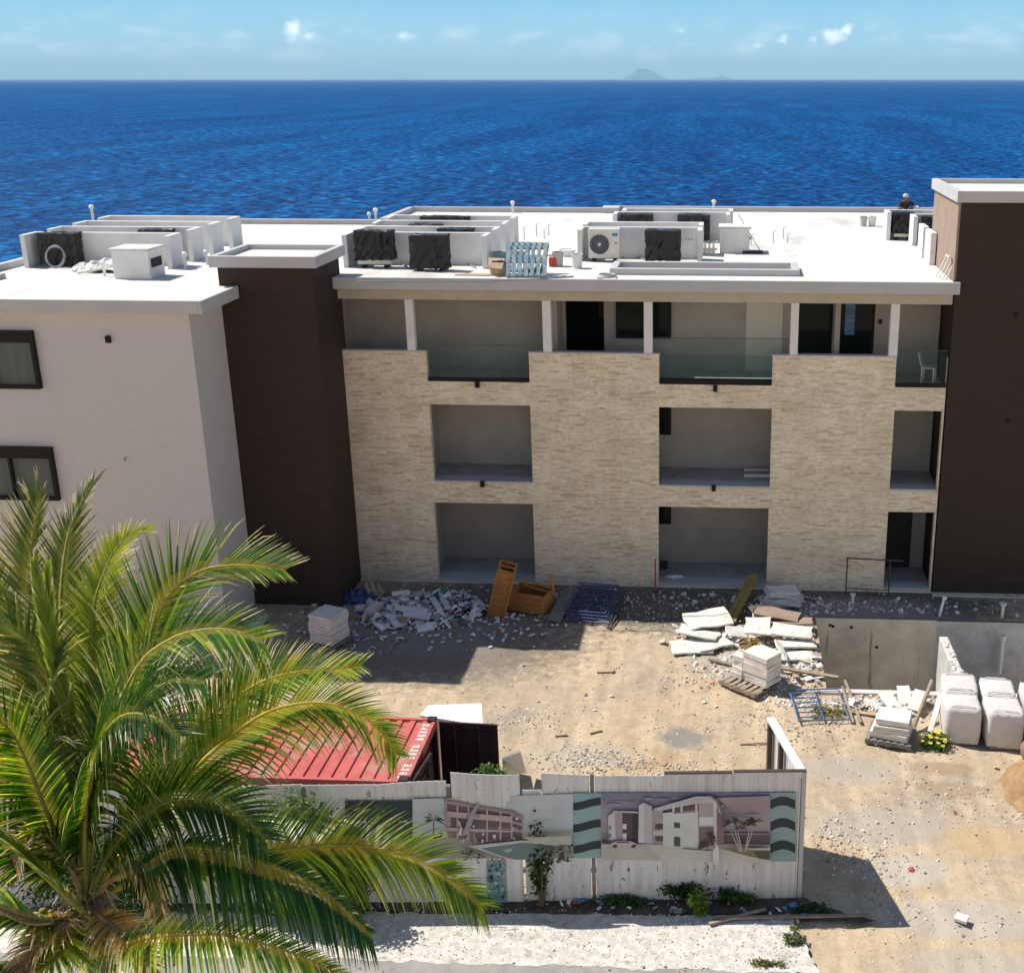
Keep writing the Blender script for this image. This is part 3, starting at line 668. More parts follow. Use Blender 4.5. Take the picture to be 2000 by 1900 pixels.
# main roof: slab with light well
RZ = 9.25
def roofpiece(x0, x1, y0, y1, z0=8.955, z1=RZ, name='roof_slab', mat='roof'): return P(MB().box((x0,y0,z0),(x1,y1,z1)), name, mat)
FR = 33.6
mb = MB()
wx0, wx1, wy0, wy1 = -3.3, 1.82, 35.22, 35.66
for (a0, a1, b0, b1) in ((-13.19,wx0,FR+.1,52.4),(wx0,wx1,FR+.1,wy0),(wx0,wx1,wy1,52.4),(wx1,6.12,FR+.1,52.4),(6.12,12,38.16,52.4)):
    mb.box((a0,b0,8.955),(a1,b1,RZ))
P(mb, 'roof_slab', 'roof')
P(MB().box((-11.04,FR,8.94),(6.27,FR+.098,RZ+.02)), 'fascia', 'fascia', bevel=.01)
# raised kerb round the light well
cx0, cx1, cy0, cy1 = -3.38, 1.98, 34.6, 36.15
k = MB(); k.box((cx0,cy0,RZ+.002),(cx1,cy0+.2,RZ+.18)); k.box((cx0,cy1-.2,RZ+.002),(cx1,cy1,RZ+.18)); k.box((cx0,cy0+.2,RZ+.002),(cx0+.2,cy1-.2,RZ+.18)); k.box((cx1-.2,cy0+.2,RZ+.002),(cx1,cy1-.2,RZ+.18))
P(k, 'skylight_kerb', 'fascia', bevel=.015)
# roof edges (low upstands along the seaward side)
def edge(pts, h=.2, t=.22):
    for (a, b) in zip(pts[:-1], pts[1:]):
        x0, x1 = sorted((a[0], b[0])); y0, y1 = sorted((a[1], b[1]))
        P(MB().box((x0-t/2,y0-t/2,RZ+.002),(x1+t/2,y1+t/2,RZ+h)), 'roof_upstand', 'fascia', bevel=.01)
edge([(-13.3,46.9),(-13.3,51.3)]); edge([(-13.1,51.55),(-5.2,51.55)]); edge([(-5.0,52.3),(12,52.3)])
P(MB().box((-5.3,51.3,RZ),(-4.6,52.3,RZ+.22)), 'roof_upstand', 'fascia')
# outer shell behind and below the roof
P(MB().box((-13.1,52.3,-1),(12,52.4,8.95)), 'rear_wall', 'plaster')
P(MB().box((12.0,38.2,-1),(12.1,52.4,8.95)), 'side_wall', 'plaster')
P(MB().box((-11.5,FY+.23,0),(-11.3,36,8.95)), 'side_wall', 'inner')
# left wing
mb = MB(); X0, X1, Y0, Y1 = -21.0, -13.62, 30.0, 46.6
mb.box((X0,Y0,-.1),(X1,Y1,8.95)); P(mb, 'wing_wall', 'pale_tile')
P(MB().box((-21.25,29.7,8.955),(-13.192,46.8,RZ)), 'wing_roof_slab', 'roof')
P(MB().box((-21.25,29.6,8.94),(-13.19,29.698,RZ+.02)), 'fascia', 'fascia', bevel=.01)
P(MB().box((-13.188,29.6,8.94),(-13.09,32.02,RZ+.02)), 'fascia', 'fascia', bevel=.01)
edge([(-21.1,32.5),(-21.1,46.7)], .18); edge([(-20.9,46.7),(-13.4,46.7)], .18)
q0 = W(66, 645, 30.); q1 = W(87, 758, 30.); q2 = W(105, 872, 30.); q3 = W(117, 975, 30.)
for (za, zb2) in ((q1.z, q0.z), (q3.z, q2.z)):
    o = window(-20.1, q0.x, za, zb2, 29.998, 2, .09, deep=.14, pm='curtain')
    q = MB().box((-20.0,29.86,zb2-.3),(q0.x-.1,29.962,zb2-.095)).build('shutter_box', M['black'], o); q.data.transform(Matrix.Translation(-B.location))
# low white kerb at the far left edge of the wing roof
P(MB().box((-21.0,32.2,RZ+.002),(-20.1,33.1,RZ+.14)), 'roof_kerb', 'fascia', bevel=.01)
# brown stair towers
def tower(x0, x1, y0, y1, zb0, zt, ov, name='stair_tower'):
    o = P(MB().box((x0,y0,zb0),(x1,y1,zt)), name, 'brown_tile')
    c = MB(); t = .17; a0, a1, b0, b1 = x0-ov, x1+ov, y0-ov, y1+ov; z0, z1 = zt+.002, zt+.3
    c.box((a0,b0,z0),(a1,b0+t,z1)); c.box((a0,b1-t,z0),(a1,b1,z1)); c.box((a0,b0+t,z0),(a0+t,b1-t,z1)); c.box((a1-t,b0+t,z0),(a1,b1-t,z1))
    q = c.build('tower_cap', M['fascia'], o, bevel=.008); q.data.transform(Matrix.Translation(-B.location))
    q = MB().box((a0+t,b0+t,z0),(a1-t,b1-t,z0+.16)).build('tower_roof', M['roof'], o); q.data.transform(Matrix.Translation(-B.location))
tower(-13.618,-11.05,32.06,34.35,-.1,9.76,.16)
tower(6.2,13.4,33.95,38.15,-3,11.37,.15)
P(MB().box((6.13,33.97,RZ+.002),(6.197,38.13,11.36)), 'tower_side_wall', 'peach')
for (px, py) in ((1985,615),(1968,822)): 
    q = W(px, py, 33.95); P(MB().box((q.x-.05,33.9,q.z-.05),(q.x+.05,33.948,q.z+.05)), 'cable_box', 'black')
# plinth strip of the tower meeting the pit wall
P(MB().box((6.17,33.7,-.2),(13.4,33.948,.03)), 'tower_plinth', 'concrete')

# roof screens: walls with short returns at both ends
def screen(x0, x1, yf, dep=.8, zt=10.2, t=.14, name='equipment_screen', wm='plaster'):
    m_ = MB(); m_.box((x0,yf+dep-t,RZ+.002),(x1,yf+dep,zt)); m_.box((x0,yf,RZ+.002),(x0+t,yf+dep-t,zt)); m_.box((x1-t,yf,RZ+.002),(x1,yf+dep-t,zt))
    return P(m_, name, wm, bevel=.008)
for yf in (35.0,36.5,38.0,39.6): screen(-20.65, -16.2, yf, .85)
for yf in (35.55,37.1,38.7,40.3): screen(-11.3, -7.05, yf, .85)
for (yf, a, b) in ((37.25,-4.6,-.83),(38.65,-4.6,-.83),(41.8,-3.95,0.),(43.0,-3.75,.1)): screen(a, b, yf, .85)
for (yf, a, b) in ((42.9,5.35,9.6),(41.5,6.05,9.6),(38.6,6.0,6.12),(37.0,6.0,6.12)):
    if b > 7: screen(a, b, yf, .9)
P(MB().box((5.93,38.5,RZ+.002),(6.1,39.5,10.2)), 'equipment_screen', 'plaster', bevel=.008)
P(MB().box((5.93,37.0,RZ+.002),(6.1,38.1,10.2)), 'equipment_screen', 'plaster', bevel=.008)
# pipe outlets in screens
for (px, py, Y) in ((1346,466,38.0),(347,467,37.25),(388,452,38.8),(424,440,40.3)):
    q = W(px, py, Y)
    for kx in (-.09,0,.09): P(MB().tube([(q.x+kx,Y+.02,q.z),(q.x+kx,Y-.06,q.z-.02)], .018, 6), 'pipe_outlet', 'black')
# white masonry vent housings on the roof
def vent(x0, x1, y0, y1, zt):
    o = P(MB().box((x0,y0,RZ+.002),(x1,y1,zt)), 'vent_housing', 'plaster', bevel=.01)
    q = MB().box((x0-.05,y0-.05,zt+.002),(x1+.05,y1+.05,zt+.07)).build('lid', M['roof'], o, bevel=.008); q.data.transform(Matrix.Translation(-B.location))
    q = MB().box((x1-.02,y0+.12,RZ+.3),(x1+.012,y1-.15,RZ+.55)).build('louvre', M['dark'], o); q.data.transform(Matrix.Translation(-B.location))
vent(-16.98,-15.95,33.05,33.98,10.02); vent(-.31,.62,39.25,40.1,10.02)
# vent pipes
def vpipe(x, y, h, r=.045, mat='plastic_white', z=RZ):
    m_ = MB().tube([(x,y,z),(x,y,z+h)], r, 10); m_.lathe([(r*1.5,0),(r*1.9,.03),(r*1.9,.1),(r*.8,.14)], 12, Mx((x,y,z+h))); P(m_, 'vent_pipe', mat)
for (px, py, h) in ((1002,416,.35),(1394,416,.4),(183,436,.55),(722,437,.3),(735,437,.45),(205,540,.3),(363,525,.35),(405,517,.3)):
    q = G(px, py, RZ); vpipe(q.x, q.y, h, .05 if h > .3 else .04)
for (px, py, h) in ((1024,470,.45),(1048,462,.4),(1063,466,.3),(1072,460,.35),(1510,476,.4),(1530,466,.35),(1538,476,.3),(1467,478,.3)):
    q = G(px, py, RZ); P(MB().tube([(q.x,q.y,RZ),(q.x,q.y,RZ+h),(q.x+.09,q.y,RZ+h+.05)], .018, 6), 'conduit_stub', 'fascia')

# ---------------------------------------------------------------- rooftop equipment
def acunit(px, py, wrapped, label, rz=0, w_=.95, h_=.86, d=.36, showfoot=True, wz=1.0, yb=None):
    q = G(px, py, RZ+.06)
    if yb is not None: q = V((W(px, py, yb).x, yb, RZ))
    t = thing('air_conditioner', label, 'air conditioner', (q.x, q.y, RZ), rz, 'outdoor units of the air conditioning on the flat roof')
    MB().box((-w_/2,-d/2,.1),(w_/2,d/2,.1+h_)).build('casing', M['cream_metal'], t, bevel=.02)
    for s in (-1, 1): MB().box((s*w_*.33-.04,-d/2-.03,.002),(s*w_*.33+.04,d/2+.03,.098)).build('foot', M['dark'], t)
    if wrapped:
        rr = random.Random(hash(label) % 999); m_ = MB(); z0 = .1+h_*(1-wz)-.03
        n = 13; rings = []
        for kz in range(7):
            z = z0+(h_+.07-(z0-.1))*kz/6
            ring = []
            for j in range(4*n):
                s = j//n; u = (j % n)/n
                hx, hy = w_/2+.03, d/2+.03
                p = [(-hx+2*hx*u,-hy),(hx,-hy+2*hy*u),(hx-2*hx*u,hy),(-hx,hy-2*hy*u)][s]
                o_ = rr.uniform(-.014,.028); f = 1+o_/max(hx,hy)*2
                ring.append((p[0]*f, p[1]*f-(o_ if s == 0 else 0), z+rr.uniform(-.02,.02)))
            rings.append(ring)
        k0 = len(m_.v)
        for r_ in rings: m_.v += r_
        N = 4*n
        for a in range(6):
            for j in range(N): m_.f.append((k0+a*N+j, k0+a*N+(j+1) % N, k0+(a+1)*N+(j+1) % N, k0+(a+1)*N+j)); m_.c.append((.02,)*3)
        m_.f.append(tuple(k0+6*N+j for j in range(N))); m_.c.append((.02,)*3)
        m_.build('plastic_wrap', M['plastic_black'], t)
    else:
        c = MB(); cx_ = -w_*.14; cz = .1+h_*.48; r = .29
        g = MB().lathe([(r,0),(r,.02),(r-.02,.025)], 28, Mx((cx_,-d/2-.004,cz), rx=pi/2)); fo = g.build('fan_recess', M['dark'], t)
        m_ = MB()
        for rr_ in (.06,.12,.18,.24,.29): m_.tube([(cx_+rr_*cos(a*pi/12), -d/2-.04, cz+rr_*sin(a*pi/12)) for a in range(25)], .006, 5, cap=False)
        for a in range(16): m_.tube([(cx_+.05*cos(a*pi/8), -d/2-.038, cz+.05*sin(a*pi/8)), (cx_+.29*cos(a*pi/8), -d/2-.038, cz+.29*sin(a*pi/8))], .005, 4)
        m_.build('fan_grille', M['galv'], t)
        MB().lathe([(.045,0),(.045,.02)], 14, Mx((cx_,-d/2-.035,cz), rx=pi/2)).build('fan_hub', M['plastic_white'], t)
        MB().box((w_*.27,-d/2-.006,.1+h_*.76),(w_*.44,-d/2-.001,.1+h_*.86)).build('badge', M['reflection_badge_blue'], t)
        MB().box((w_*.36,-d/2-.02,.1+h_*.5),(w_*.41,-d/2-.001,.1+h_*.54)).build('service_valve', M['dark'], t)
    return t
acunit(735, 518, True, 'black wrapped unit with bare cream foot, left in the middle front screen', wz=.82, w_=1.0, h_=.9)
acunit(842, 524, True, 'fully black wrapped unit, right one in the front screen behind the blue pallets', w_=.98, h_=.85)
acunit(1181, 506, False, 'cream outdoor unit with exposed round fan in front of a white screen', w_=.95, h_=.88)
acunit(1295, 509, True, 'black wrapped unit standing right of the unit with the exposed fan', w_=.93, h_=.8)
acunit(124, 515, True, 'black wrapped unit in the front screen of the left wing behind white hoses', w_=1.02, h_=.8)
acunit(1244, 450, True, 'black wrapped unit in the rear screen above the exposed fan unit', yb=42.3, w_=.95, h_=.72)
acunit(1355, 450, True, 'black wrapped unit in the rear screen, half hidden behind the front screen', yb=42.2, w_=.95, h_=.72)
acunit(832, 440, True, 'black wrapped unit whose top shows over the third screen of the middle group', yb=39.1, w_=.9, h_=.7)
acunit(890, 445, True, 'black wrapped unit peeking over the second screen of the middle group', yb=37.5, w_=.95, h_=.76)
acunit(305, 450, True, 'dark wrapped unit peeking over the front screen of the left wing', yb=36.95, w_=.9, h_=.74)
acunit(1762, 465, True, 'tall black wrapped unit inside the screen beside the brown tower', yb=43.2, w_=.62, h_=.74, wz=.8)
acunit(1822, 452, True, 'small black wrapped unit next to the peach side wall of the tower', yb=41.9, w_=.6, h_=.74)
acunit(870, 410, True, 'black wrapped unit lying along the rear screen of the middle group', yb=40.8, w_=1.5, h_=.78)

def bucket(px, py, label, mat='plastic_white', h=.36, r=.15, z=RZ, red=False):
    q = G(px, py, z)
    t = thing('bucket', label, 'bucket', (q.x, q.y, z), 0, 'plastic buckets standing on the roof')
    MB().lathe([(r*.82,0),(r,h),(r*1.06,h),(r*1.06,h-.03),(r*.95,h-.001),(r*.78,.02)], 20).build('pail', M['red'] if red else M[mat], t, smooth=False)
    m_ = MB().tube([(r*cos(a*pi/10), -.02-.04*sin(a*pi/10), h-.04-.16*sin(a*pi/10)) for a in range(11)], .006, 5); m_.build('handle', M['galv'], t)
bucket(1127, 524, 'white bucket nearest the raised kerb on the roof', r=.17, h=.42)
bucket(1090, 520, 'grey bucket beside the red canister', 'fascia', r=.17, h=.42)
bucket(1686, 442, 'white bucket, left of the pair at the far right of the roof', 'fascia', r=.14, h=.36)
bucket(1703, 442, 'white bucket with dark stain, right of the pair at the far right of the roof', r=.15, h=.36)
q = G(1080, 521, RZ); t = thing('canister', 'small red canister beside the grey bucket on the roof', 'canister', (q.x, q.y, RZ))
MB().box((-.11,-.08,0),(.11,.08,.28)).build('can_body', M['red'], t, bevel=.03); MB().tube([(-.06,0,.28),(-.06,0,.34),(.05,0,.34),(.05,0,.28)], .014, 6).build('handle', M['red'], t)
q = G(1108, 500, RZ); t = thing('plastic_tub', 'pale translucent tub behind the white bucket on the roof', 'tub', (q.x, q.y, RZ))
MB().lathe([(.22,0),(.26,.2),(.275,.2),(.275,.17)], 18).build('tub_shell', M['plastic_white'], t)

# blue pallets leaning on rooftop
def pallet(name, label, loc, rot, w_=1.2, d=1.0, mat='oldwood', group=None, n=7, cols=None):
    t = thing(name, label, 'pallet', loc, 0, group); t.rotation_euler = rot
    for k in range(n):
        x = -w_/2+(w_-.1)*k/(n-1); MB().box((x,-d/2,.102),(x+.1,d/2,.122)).build('deck_board', M[mat], t)
    for y in (-d/2,-.04,d/2-.08): MB().box((-w_/2,y,.022),(w_/2,y+.08,.1)).build('stringer', M[mat], t)
    for k in (0, .5, 1): MB().box((-w_/2+(w_-.1)*k,-d/2,0),(-w_/2+(w_-.1)*k+.1,d/2,.02)).build('bottom_board', M[mat], t)
    return t
q = G(1026, 542, RZ)
pallet('pallet', 'front sky blue wooden pallet propped upright at the roof edge', (q.x+.02, 34.25, RZ+.38), (radians(52), 0, radians(3)), 1.12, .95, 'bluewood', 'blue pallets on the roof edge', 7)
pallet('pallet', 'rear weathered blue pallet leaning behind the front blue pallet', (q.x-.05, 34.75, RZ+.42), (radians(50), 0, radians(-7)), 1.15, .95, 'bluewood', 'blue pallets on the roof edge', 7)
t = thing('cardboard_box', 'crushed brown cardboard box beside the blue pallets', 'box', (G(972, 537, RZ).x, 34.5, RZ), radians(20))
m_ = MB(); m_.hexa([(-.22,-.2,0),(.2,-.25,0),(.26,.2,0),(-.2,.2,0),(-.3,-.24,.38),(.12,-.28,.34),(.24,.16,.42),(-.22,.2,.46)]); m_.build('box_body', M['cardboard'], t, bevel=.01)
MB().face([(-.3,-.24,.38),(.12,-.28,.34),(.02,-.5,.22),(-.38,-.44,.28)]).build('flap', M['cardboard'], t); MB().box((-.2,-.2,.39),(.14,.1,.4)).build('inside', M['dark'], t)
t = thing('board_sheet', 'flat tan sheet lying in front of the middle screens', 'board', (G(930, 538, RZ).x, 34.35, RZ)); MB().prism([(-.6,-.14),(.35,-.2),(.6,.1),(-.3,.18)], .004, .03).build('sheet', M['cardboard'], t)
t = thing('sheet_stack', 'small weathered stack of sheets leaning behind the blue pallets', 'sheets', (G(1000, 500, RZ).x, 36.2, RZ))
MB().box((-.2,-.1,0),(.2,.1,.42)).build('stack', M['bluewood'], t, bevel=.01)

def coil(name, label, x, y, z, r, mat, turns=4, upright=False, rz=0):
    pts = [(r*(1-.05*k/24)*cos(2*pi*k/24), r*(1-.03*k/24)*sin(2*pi*k/24)*(1 if not upright else .25), .03+.018*k/24+(0 if not upright else r+r*sin(2*pi*k/24)-.02)) for k in range(24*turns)]
    t = thing(name, label, 'hose', (x, y, z), rz); MB().tube(pts, .022, 6).build('hose_loop', M[mat], t); return t
q = G(125, 520, RZ); coil('hose_coil', 'blue and white hose coiled upright before the black unit on the left wing', q.x, q.y-.4, RZ, .3, 'galv', 3, True)
q = G(1185, 543, RZ); coil('hose_coil', 'grey cable coil lying at the front edge of the roof', q.x, q.y, RZ, .28, 'fascia', 4)
# white membrane offcuts and pipes on left wing
def crumple(name, label, cat, x, y, z, rx, ry, h, mat, seed=1, n=16):
    rr = random.Random(seed); m_ = MB(); k0 = 0
    for i in range(n+1):
        for j in range(n+1):
            u, v = i/n*2-1, j/n*2-1; e = max(0, 1-(u*u*.9+v*v*.9)); 
            m_.v.append((u*rx*(1+rr.uniform(-.06,.06)), v*ry*(1+rr.uniform(-.06,.06)), h*(e**.5)*(.35+.65*rr.random())))
    for i in range(n):
        for j in range(n):
            u, v = (i+.5)/n*2-1, (j+.5)/n*2-1
            if u*u+v*v > 1.15: continue
            a = i*(n+1)+j; m_.f.append((a, a+n+1, a+n+2, a+1)); m_.c.append((.5,)*3)
    o = m_.build(name, M[mat]); o.location = (x, y, z+.005); return tag(o, label, cat)
q = G(230, 527, RZ); crumple('membrane_heap', 'crumpled white roofing membrane heaped left of the white vent box', 'membrane', q.x, q.y, RZ, 1.25, .7, .36, 'roof', 4)
for i, (a, b) in enumerate((((150,534),(240,522)),((215,505),(275,508)),((262,528),(255,512)),((120,505),(170,498)))):
    p0, p1 = G(*a, RZ+.06), G(*b, RZ+.1); o = MB().tube([p0, (p0+p1)/2+V((0,0,.03)), p1], .035, 8).build('plastic_pipe', M['plastic_white'], loc=p0)
    tag(o, ['white pipe length lying in front of the crumpled membrane', 'white pipe length resting behind the crumpled membrane', 'short white pipe length leaning beside the white vent box', 'white pipe length by the hose coil on the left wing'][i], 'pipe', 'white pipes on the left wing roof')
q = G(1400, 492, RZ); 
tag(MB().box((q.x-.6,q.y-.05,RZ+.003),(q.x-.05,q.y+.05,RZ+.1)).build('offcut', M['plaster'], bevel=.01), 'white block offcut, rear of two beside the fan unit screen', 'offcut', 'white offcuts beside the screen')
tag(MB().box((q.x-.6,q.y-.75,RZ+.003),(q.x-.05,q.y-.66,RZ+.07)).build('offcut', M['plaster'], bevel=.01), 'white block offcut, front of two beside the fan unit screen', 'offcut', 'white offcuts beside the screen')
q = G(1385, 478, RZ+.1)
t = thing('valve_assembly', 'cream pipe manifold between the fan unit screen and the white box', 'pipework', (q.x, 38.9, RZ))
m_ = MB(); 
for k in range(4): m_.tube([(-.22+.13*k,0,0),(-.22+.13*k,0,.35+.06*(k % 2)),(-.1+.13*k,0,.42)], .035, 8)
m_.tube([(-.28,0,.18),(.28,0,.18)], .04, 8); m_.build('pipes', M['cream_metal'], t)
p0, p1 = G(1486, 492, RZ), V((.62, 40.4, 10.1))
t = thing('leaning_rod', 'thin rod propped against the white box on the roof', 'rod', p0); MB().tube([(0,0,0), (-.75,.3,1.15)], .012, 6).build('rod', M['fascia'], t)
q = G(1484, 495, RZ); m_ = MB().prism([(-.35,-.12),(.3,-.15),(.28,.1),(-.3,.2)], .002, .09); o = m_.build('tarp', M['plastic_black'], loc=(0,0,0)); o.location = (q.x-.2, q.y, RZ); tag(o, 'dark folded tarp lying right of the white box on the roof', 'tarp')
q = G(1846, 541, RZ)
t = thing('step_stool', 'small white stool frame tilted against the base of the tall tower', 'stool', (5.85, 34.35, RZ), 0); t.rotation_euler = (0, radians(24), radians(10))
MB().box((-.13,-.15,.62),(.13,.15,.66)).build('seat', M['plaster'], t)
for (a, b) in ((-.11,-.13),(.09,-.13),(-.11,.11),(.09,.11)): MB().box((a,b,0),(a+.03,b+.03,.62)).build('leg', M['plaster'], t)

# person working on the far edge of the roof
def person():
    q = V((W(1766, 408, 50.0).x, 50.0, RZ))
    t = thing('person', 'person in dark shirt and pale cap crouching at the far roof edge', 'person', q, radians(8))
    sk = bpy.data.meshes.new('body'); 
    J = {'pel':(0,.05,.24),'sp':(.0,0,.38),'ch':(.02,-.05,.56),'nk':(.02,-.08,.70),'hb':(.01,-.1,.75),'ht':(.0,-.14,.88),
         'hl':(-.1,.0,.24),'kl':(-.2,-.36,.46),'al':(-.16,-.12,.08),'tl':(-.17,-.3,.04),'hr':(.1,.0,.24),'kr':(.2,-.36,.46),'ar':(.16,-.12,.08),'tr':(.17,-.3,.04),
         'sl':(-.17,-.05,.62),'el':(-.26,-.2,.42),'wl':(-.16,-.38,.4),'hl2':(-.12,-.44,.39),
         'sr':(.19,-.05,.64),'er':(.38,-.08,.5),'wr':(.56,-.12,.34),'hr2':(.62,-.13,.3)}
    rad = {'pel':.15,'sp':.135,'ch':.16,'nk':.06,'hb':.075,'ht':.095,'hl':.09,'kl':.06,'al':.042,'tl':.035,'hr':.09,'kr':.06,'ar':.042,'tr':.035,'sl':.07,'el':.045,'wl':.03,'hl2':.03,'sr':.07,'er':.045,'wr':.03,'hr2':.03}
    ks = list(J); E = [('pel','sp'),('sp','ch'),('ch','nk'),('nk','hb'),('hb','ht'),('pel','hl'),('hl','kl'),('kl','al'),('al','tl'),('pel','hr'),('hr','kr'),('kr','ar'),('ar','tr'),('ch','sl'),('sl','el'),('el','wl'),('wl','hl2'),('ch','sr'),('sr','er'),('er','wr'),('wr','hr2')]
    def skin(name, keys, mat, grow=0, par=t, root=None):
        me = bpy.data.meshes.new(name); kk = [k for k in ks if k in keys]
        me.from_pydata([J[k] for k in kk], [(kk.index(a), kk.index(b)) for a, b in E if a in kk and b in kk], [])
        me.materials.append(mat); o = bpy.data.objects.new(name, me); C.objects.link(o); o.parent = par
        o.modifiers.new('skin', 'SKIN'); me.skin_vertices or None
        for i, k in enumerate(kk):
            me.skin_vertices[0].data[i].radius = (rad[k]+grow, rad[k]+grow)
            me.skin_vertices[0].data[i].use_root = (k == (root or kk[0]))
        s = o.modifiers.new('sub', 'SUBSURF'); s.levels = 1; s.render_levels = 2
        return o
    def add_skin_layer(me): pass
    skin_ok = True
    ms = grainy('skin', (.2,.11,.07), (.17,.09,.06), 8, .6); sh = grainy('dark_shirt', (.018,.018,.022), (.03,.03,.035), 8, .9); tr = grainy('work_trousers', (.05,.06,.09), (.04,.05,.07), 8, .9); cp = grainy('pale_cap', (.5,.5,.48), (.4,.4,.38), 8, .9)
    import bmesh as _b
    def mk(name, keys, mat, grow, root):
        me = bpy.data.meshes.new(name); kk = [k for k in ks if k in keys]
        bm = _b.new(); bm.verts.layers.skin.verify(); vs = [bm.verts.new(J[k]) for k in kk]
        for a, b in E:
            if a in kk and b in kk: bm.edges.new((vs[kk.index(a)], vs[kk.index(b)]))
        L = bm.verts.layers.skin.active
        for i, k in enumerate(kk):
            vs[i][L].radius = (rad[k]+grow,)*2; vs[i][L].use_root = (k == root)
        bm.to_mesh(me); bm.free(); me.materials.append(mat)
        o = bpy.data.objects.new(name, me); C.objects.link(o); o.parent = t
        o.modifiers.new('skin', 'SKIN'); s = o.modifiers.new('sub', 'SUBSURF'); s.levels = 1; s.render_levels = 2
        return o
    mk('body', ks, ms, 0, 'pel')
    mk('shirt', ['sp','ch','sl','el','sr','er'], sh, .018, 'ch'); mk('trousers', ['pel','hl','kl','al','hr','kr','ar'], tr, .016, 'pel')
    MB().lathe([(.115,0),(.12,.05),(.09,.11),(.03,.135)], 16, Mx((0,-.13,.84))).build('cap', cp, t, smooth=True)
person()
q = W(1783, 409, 49.6)
t = thing('sack', 'white sack beside the crouching person at the far roof edge', 'sack', (W(1785,409,49.9).x+.05, 49.9, RZ))
MB().lathe([(.2,0),(.24,.15),(.2,.3),(.22,.42),(.1,.5)], 14).build('sack_body', M['bag'], t, smooth=True)

# ---------------------------------------------------------------- fence and banner
FA, FB = V((1.53,19.32,0)), V((-3.93,18.92,0)); FD = (FA-FB).normalized(); FN = V((FD.y,-FD.x,0))   # FN points to the street
def onf(px, py, off=0.):
    """sight line -> (u along fence from FA, z)"""
    r = ray(px, py); o = V((0,0,H)); p0 = FA+FN*off
    t = (p0-o).dot(FN)/r.dot(FN); q = o+r*t
    return ((q-FA).dot(FD), q.z)
FM = Matrix(((FD.x, FN.x*-1, 0, FA.x),(FD.y, FN.y*-1, 0, FA.y),(0,0,1,0),(0,0,0,1)))   # local x along fence, y away from street
fence = thing('hoarding_fence', 'weathered white corrugated hoarding with a short return at its right corner', 'fence', (0,0,0))
def fenceman(name, base, streak):
    m, nt, p = nm(name)
    n = tex(nt, 'ShaderNodeTexNoise', 1, 6, .7, (7,7,.7)); r = ramp(nt, n.outputs[0], [(.35, tuple(k*.78 for k in base)), (.6, base)])
    n2 = tex(nt, 'ShaderNodeTexNoise', 1, 4, .65, (9,9,3.4)); r2 = ramp(nt, n2.outputs[0], [(.62, (0,0,0)), (.645, (1,1,1))])
    n3 = tex(nt, 'ShaderNodeTexNoise', .5, 2, .5); r3 = ramp(nt, n3.outputs[0], [(.45, (.0,)*3), (.62, (1,)*3)])
    f = mixc(nt, r2.outputs[0], r3.outputs[0], 1, 'MULTIPLY')
    nt.links.new(mixc(nt, r.outputs[0], streak, f), p.inputs['Base Color']); p.inputs['Roughness'].default_value = .6
    bump(nt, p, n.outputs[0], .15, .02); return m
M['hoard'] = fenceman('white_hoarding', (.66,.65,.645), (.2,.15,.12))
M['hoard_worn'] = fenceman('worn_hoarding', (.62,.6,.585), (.1,.07,.06))
def corr(u0, u1, z0, zt0, zt1, y=0., pitch=.15, amp=.009, bow=0., mat='hoard', M4=FM, par=None, seed=0):
    m_ = MB(); n = max(2, int((u1-u0)/pitch)); w_ = (u1-u0)/n; pr = []
    for k in range(n):
        a = u0+k*w_; pr += [(a, y), (a+w_*.72, y), (a+w_*.79, y+amp), (a+w_*.93, y+amp)]
    pr.append((u1, y))
    k0 = 0
    for (u, yy) in pr:
        f = (u-u0)/(u1-u0); zt = zt0+(zt1-zt0)*f
        for z in (z0, zt*.5, zt):
            m_.v.append(tuple(M4 @ V((u, yy+bow*((z/zt)**2)*sin(pi*f), z))))
    for i in range(len(pr)-1):
        for j in (0, 1):
            a = i*3+j; m_.f.append((a, a+3, a+4, a+1)); m_.c.append((.5,)*3)
    o = m_.build('fence_panel', M[mat], par or fence)
    s_ = o.modifiers.new('thick', 'SOLIDIFY'); s_.thickness = .012; s_.offset = 1
    return o
def U(px, py=1620): return onf(px, py)[0]
def Z(px, py): return onf(px, py)[1]
corr(U(-160), U(335), .0, 2.45, 2.5, y=.05)
corr(U(336), U(599), .0, 2.5, 2.55, y=.03)
corr(U(597), U(741), .0, Z(600,1533), Z(738,1532), y=.012)
corr(U(741), U(877), .0, Z(741,1532), Z(877,1524), y=0, bow=.03)
corr(U(887), U(1019), .0, Z(887,1506), Z(1019,1511), y=-.02, bow=-.04)
corr(U(1023), U(1059), .0, Z(1023,1543), Z(1059,1543), y=.02)
corr(U(1061), U(1153), .0, Z(1061,1509), Z(1153,1513))
corr(U(1163), U(1297), .0, Z(1163,1514), Z(1294,1514))
corr(U(1296), U(1430), .0, Z(1297,1511), Z(1428,1510), mat='hoard_worn', y=-.01)
corr(U(1430), U(1564), .0, Z(1430,1507), Z(1564,1507), mat='hoard_worn')
def fpart(m_, name, mat): return m_.build(name, M[mat], fence)
for px in (1158, 1567, 880, 600, 337):
    u = U(px); fpart(MB().box((u-.035,-.012,0),(u+.035,.07,2.72 if px > 900 else 2.5), M4=FM), 'post', 'greywood' if px != 1567 else 'fascia')
for z in (.6, 1.9): fpart(MB().box((U(-160),.075,z),(U(1560),.13,z+.09), M4=FM), 'rail', 'greywood')
for (a, b, z) in ((1297,1428,Z(1350,1510)),(1430,1570,Z(1500,1507))): fpart(MB().box((U(a),-.02,z),(U(b),.05,z+.025), M4=FM), 'capping', 'steel')
